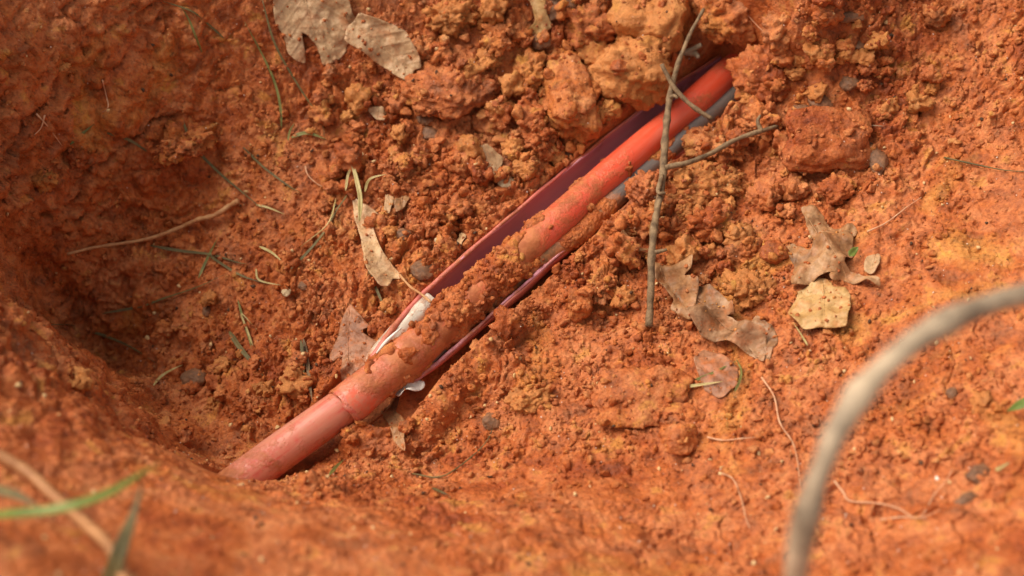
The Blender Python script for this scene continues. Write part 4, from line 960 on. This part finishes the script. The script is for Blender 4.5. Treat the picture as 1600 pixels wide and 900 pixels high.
GB = [
 ([(440,200),(438,165),(428,125),(408,82),(382,34)], 5, M_GRASS, 'long yellow green grass blade below left of the large oak leaf'),
 ([(316,82),(305,55),(295,30),(283,10)], 5, M_GRASS, 'short green grass blade near the top left, parallel to a longer dull one'),
 ([(350,60),(325,38),(300,18),(255,2)], 7, M_GRASS_DARK, 'dull brown blade along the top left edge'),
 ([(110,226),(128,210),(147,194)], 6, M_GRASS, 'short stubby green blade on the left wall'),
 ([(167,208),(200,218),(235,240)], 7, M_GRASS_DARK, 'dark broad blade in shade on the left wall'),
 ([(285,185),(300,225),(340,268),(378,300),(413,329)], 6, M_GRASS_DARK, 'long dull green blade slanting down the middle of the left slope'),
 ([(410,0),(430,70),(470,140),(500,185),(508,215)], 4, M_GRASS_DARK, 'thin dull blade crossing below the large oak leaf'),
 ([(455,215),(480,208),(510,218)], 7, M_GRASS, 'bent bright green blade on the upper floor'),
 ([(450,220),(453,205),(460,192)], 4, M_GRASS, 'tiny upright green blade touching the bent bright one'),
 ([(455,420),(480,395),(505,365),(525,330),(545,300),(548,282)], 6, M_GRASS_DARK, 'long dull stalk leading down left from the tall straw blade'),
 ([(562,345),(563,310),(557,280),(550,250),(551,222)], 9, M_STRAW, 'tall pale straw blade standing left of the rolled leaf'),
 ([(540,298),(545,270),(556,255)], 5, M_STRAW, 'short straw blade leaning on the tall pale one'),
 ([(570,300),(578,280),(604,272)], 5, M_STRAW, 'curved short straw blade right of the tall pale one'),
 ([(575,420),(585,445),(596,470),(604,492)], 6, M_GRASS_DARK, 'stiff dark stalk under the tip of the rolled leaf'),
 ([(470,532),(473,560),(474,595),(478,625)], 7, M_GRASS_DARK, 'upright dull blade touching the lower pipe'),
 ([(474,530),(480,565),(484,600),(488,628)], 9, M_BARK, 'dark woody sliver behind the upright dull blade at the lower pipe'),
 ([(358,518),(372,540),(390,562),(412,588)], 10, M_GRASS_DARK, 'broad olive blade lying on the deep left floor'),
 ([(372,470),(380,500),(388,525),(393,545)], 5, M_GRASS, 'slim green blade above the broad olive one'),
 ([(395,540),(386,515),(377,490),(395,508)], 4, M_STRAW, 'thin straw blade crossed over the slim green one'),
 ([(240,602),(252,588),(268,578),(285,570)], 5, M_STRAW, 'short straw blade deep in the left corner'),
 ([(68,508),(110,508),(150,520),(200,540),(242,566)], 7, M_GRASS_DARK, 'long dark blade along the foot of the left wall'),
 ([(160,490),(215,480),(260,465),(310,448),(348,430)], 5, M_GRASS_DARK, 'long curved dull blade above the foot of the left wall'),
 ([(235,384),(280,392),(330,398),(370,410),(385,412)], 6, M_GRASS_DARK, 'level dull blade forming the long arm of a cross on the left wall'),
 ([(310,435),(325,402),(340,372)], 5, M_GRASS, 'short green blade forming the short arm of a cross on the left wall'),
 ([(325,398),(350,415),(380,432),(425,446)], 5, M_GRASS_DARK, 'dull blade running down right from the cross of blades'),
 ([(400,420),(405,438),(440,446)], 4, M_STRAW, 'short thin straw at the end of the cross of blades'),
 ([(525,310),(512,350),(470,385)], 3, M_STRAW, 'faint thin straw on the floor below the tall pale blade'),
 ([(400,320),(420,325),(445,335)], 4, M_STRAW, 'short straw lying right of the long tan root'),
 ([(405,385),(425,395),(442,410)], 5, M_STRAW, 'short pale straw on the floor left of the rolled leaf'),
 ([(1050,608),(1080,597),(1115,582),(1158,560)], 6, M_GRASS, 'yellow green blade over the dark damp leaf'),
 ([(1055,607),(1090,602),(1130,596)], 6, M_STRAW, 'broad straw blade lying under the yellow green one'),
 ([(1148,612),(1156,595),(1158,578),(1150,560)], 5, M_GRASS, 'short green blade crossing the yellow green one'),
 ([(1262,540),(1250,520),(1240,505)], 4, M_STRAW, 'thin straw poking out from under the crinkled yellow leaf'),
 ([(940,612),(950,628),(962,648)], 6, M_GRASS, 'tiny green blade left of the broad flat flake'),
 ([(515,742),(525,730),(537,718)], 7, M_GRASS, 'small green blade tip by the lower pipe'),
 ([(675,762),(688,768),(702,774)], 5, M_GRASS_DARK, 'tiny dark green blade on the floor near the rim'),
 ([(1555,735),(1565,730),(1578,722)], 7, M_STRAW, 'stubby pale straw near the right edge'),
 ([(380,230),(410,260),(450,290),(468,300)], 4, M_GRASS_DARK, 'thin dull stem lying on the upper floor left of the small rootlet'),
 ([(1276,75),(1282,90),(1284,110)], 4, M_GRASS, 'tiny upright green sprout on the upper right slope'),
]
for px, wp, m_, lab in GB: blade(px, wp, m_, lab, lift=.016 if 'tall pale' in lab and 'below' not in lab and 'leading' not in lab else .004)
blade([(1625,622),(1605,628),(1590,635),(1574,642)], 20, M_GRASS_FRESH, 'fresh green leaf tip entering at the right edge', lift=.012, name='green_leaf', cat='leaf')
blade([(1328,400),(1335,392),(1341,386)], 12, M_GRASS_FRESH, 'tiny fresh green leaf piece on the curled oak leaf', lift=.008, name='green_leaf', cat='leaf')
# out of focus blades on the near rim
blade([(-160,800,.20),(-60,812,.235),(10,804,.262),(90,796,.272),(160,775,.27),(205,750,.262),(250,722,.25)], 24, M_GRASS_FRESH, 'out of focus bright green blade over the near rim at lower left', zs=True)
blade([(150,960,.20),(178,890,.235),(196,840,.245),(210,800,.25),(222,755,.248)], 26, M_GRASS_DARK, 'out of focus olive blade standing behind the bright green one on the near rim', zs=True)
blade([(-30,760,.22),(20,772,.235),(60,790,.24)], 16, M_GRASS_DARK, 'out of focus dull blade at the left edge over the bright green one', zs=True)
C = catmull([hit(-40, 690, .006), hit(40, 735, .008), hit(95, 785, .010), hit(135, 820, .014), hit(175, 860, .016), hit(205, 930, .012)], 8)
tag(tube('dry_stalk', C, .0036, M_STALK, sides=12, wob=.2), 'out of focus orange brown stalk lying on the near rim at lower left', 'stalk')

# ------------------------------------------------------------------ pebbles
PB = [(661,424,38,34,M_STONE,'grey brown pebble at the lip of the purple lining'),(674,207,32,22,M_STONE,'dark smooth pebble in the hollow below the broad red mound'),
 (664,186,26,20,M_STONE,'small brown pebble just above the dark smooth one'),(970,470,34,26,M_STONE,'flat brown pebble right of the cube shaped clod'),
 (766,660,26,24,M_STONE,'purplish square pebble on the floor below the pipe'),(870,10,64,44,M_STONE,'large dark brown stone at the top edge beside the yellow leaf scrap'),
 (845,65,34,26,M_STONE,'dark stone under the yellow leaf scrap'),(1280,160,40,32,M_STONE,'wet grey stone above the flat slab of clay'),(1252,175,32,28,M_STONE,'dark stone left of the wet grey one above the slab'),
 (1328,130,30,24,M_STONE,'brown pebble on the upper right slope above the slab'),(1330,26,44,18,M_STONE,'flat grey stone near the top edge on the right'),
 (1368,245,30,52,M_STONE,'dark lump standing in for the shaded right end of the flat slab'),(630,368,24,20,M_STONE,'small dark pebble on the floor right of the rolled leaf'),  # first entry: dark colour stands in for shade on the slab's right side
 (475,445,18,14,M_STONE,'tiny dark pebble on the middle floor left of the red leaf'),(447,457,16,12,M_STONE_PALE,'tiny pale pebble on the middle floor left of the red leaf'),
 (324,484,16,22,M_STONE,'oval mauve pebble low on the left slope'),(688,375,20,14,M_STONE_PALE,'pale yellow pebble left of the slim leaf piece'),
 (790,283,26,20,M_STONE_PALE,'pale yellow pebble under the ragged leaf scrap'),(1157,397,14,18,M_STONE_PALE,'small pale pebble left of the smooth pinkish clod'),
 (885,235,26,20,M_STONE,'grey chip at the lip of the purple lining near the tall scraped clod'),(1343,70,24,18,M_STONE,'small dark pebble near the top right'),
 (305,590,36,30,M_STONE,'dull brown stone in the deep left corner'),(1488,595+20,20,16,M_STONE,'small dark pebble right of the bent branch top'),
 (1535,632,36,34,M_CLOD_OCHRE,'round yellow clay nodule near the right edge'),(97,104,24,14,M_CLOD_OCHRE,'small yellow clay nodule high on the left wall'),
 (255,665,22,26,M_CLOD_OCHRE,'small yellow lump at the foot of the dark left corner'),(1465,748,8,8,M_GLINT_GRAIN,'tiny bright white grain beside the long forked rootlet'),
 (1530,740,36,30,M_STONE,'dark rounded stone in the rough soil at the right edge'),(1510,780,34,18,M_STONE,'dark flat stone below the rounded one at the right edge'),
 (845,30,20,20,M_STONE,'small black brown stone touching the yellow leaf scrap')]
for i, (u, v, wp, hp, m_, lab) in enumerate(PB[:-1]):
    clayey = m_ == M_CLOD_OCHRE
    place_clod('clay_nodule' if clayey else 'pebble', u, v, wp, hp, lab, m_, 900 + i, 4, .6, random.uniform(-.4, .4), -.05, crumbly=1.0 if clayey else .12, angular=.5, cat='nodule' if clayey else 'pebble')

# soil that has fallen onto the leaves
lv = np.vstack([[v_.co[:] for v_ in o.data.vertices] for o in COL.objects if o.type == 'MESH' and o.name.startswith('blade')])
stick('soil_crumbs', lv + np.array([0, 0, .0004]), 420, .0004, .0022, 'fine clay crumbs fallen onto the dead leaves', 5, even=True)
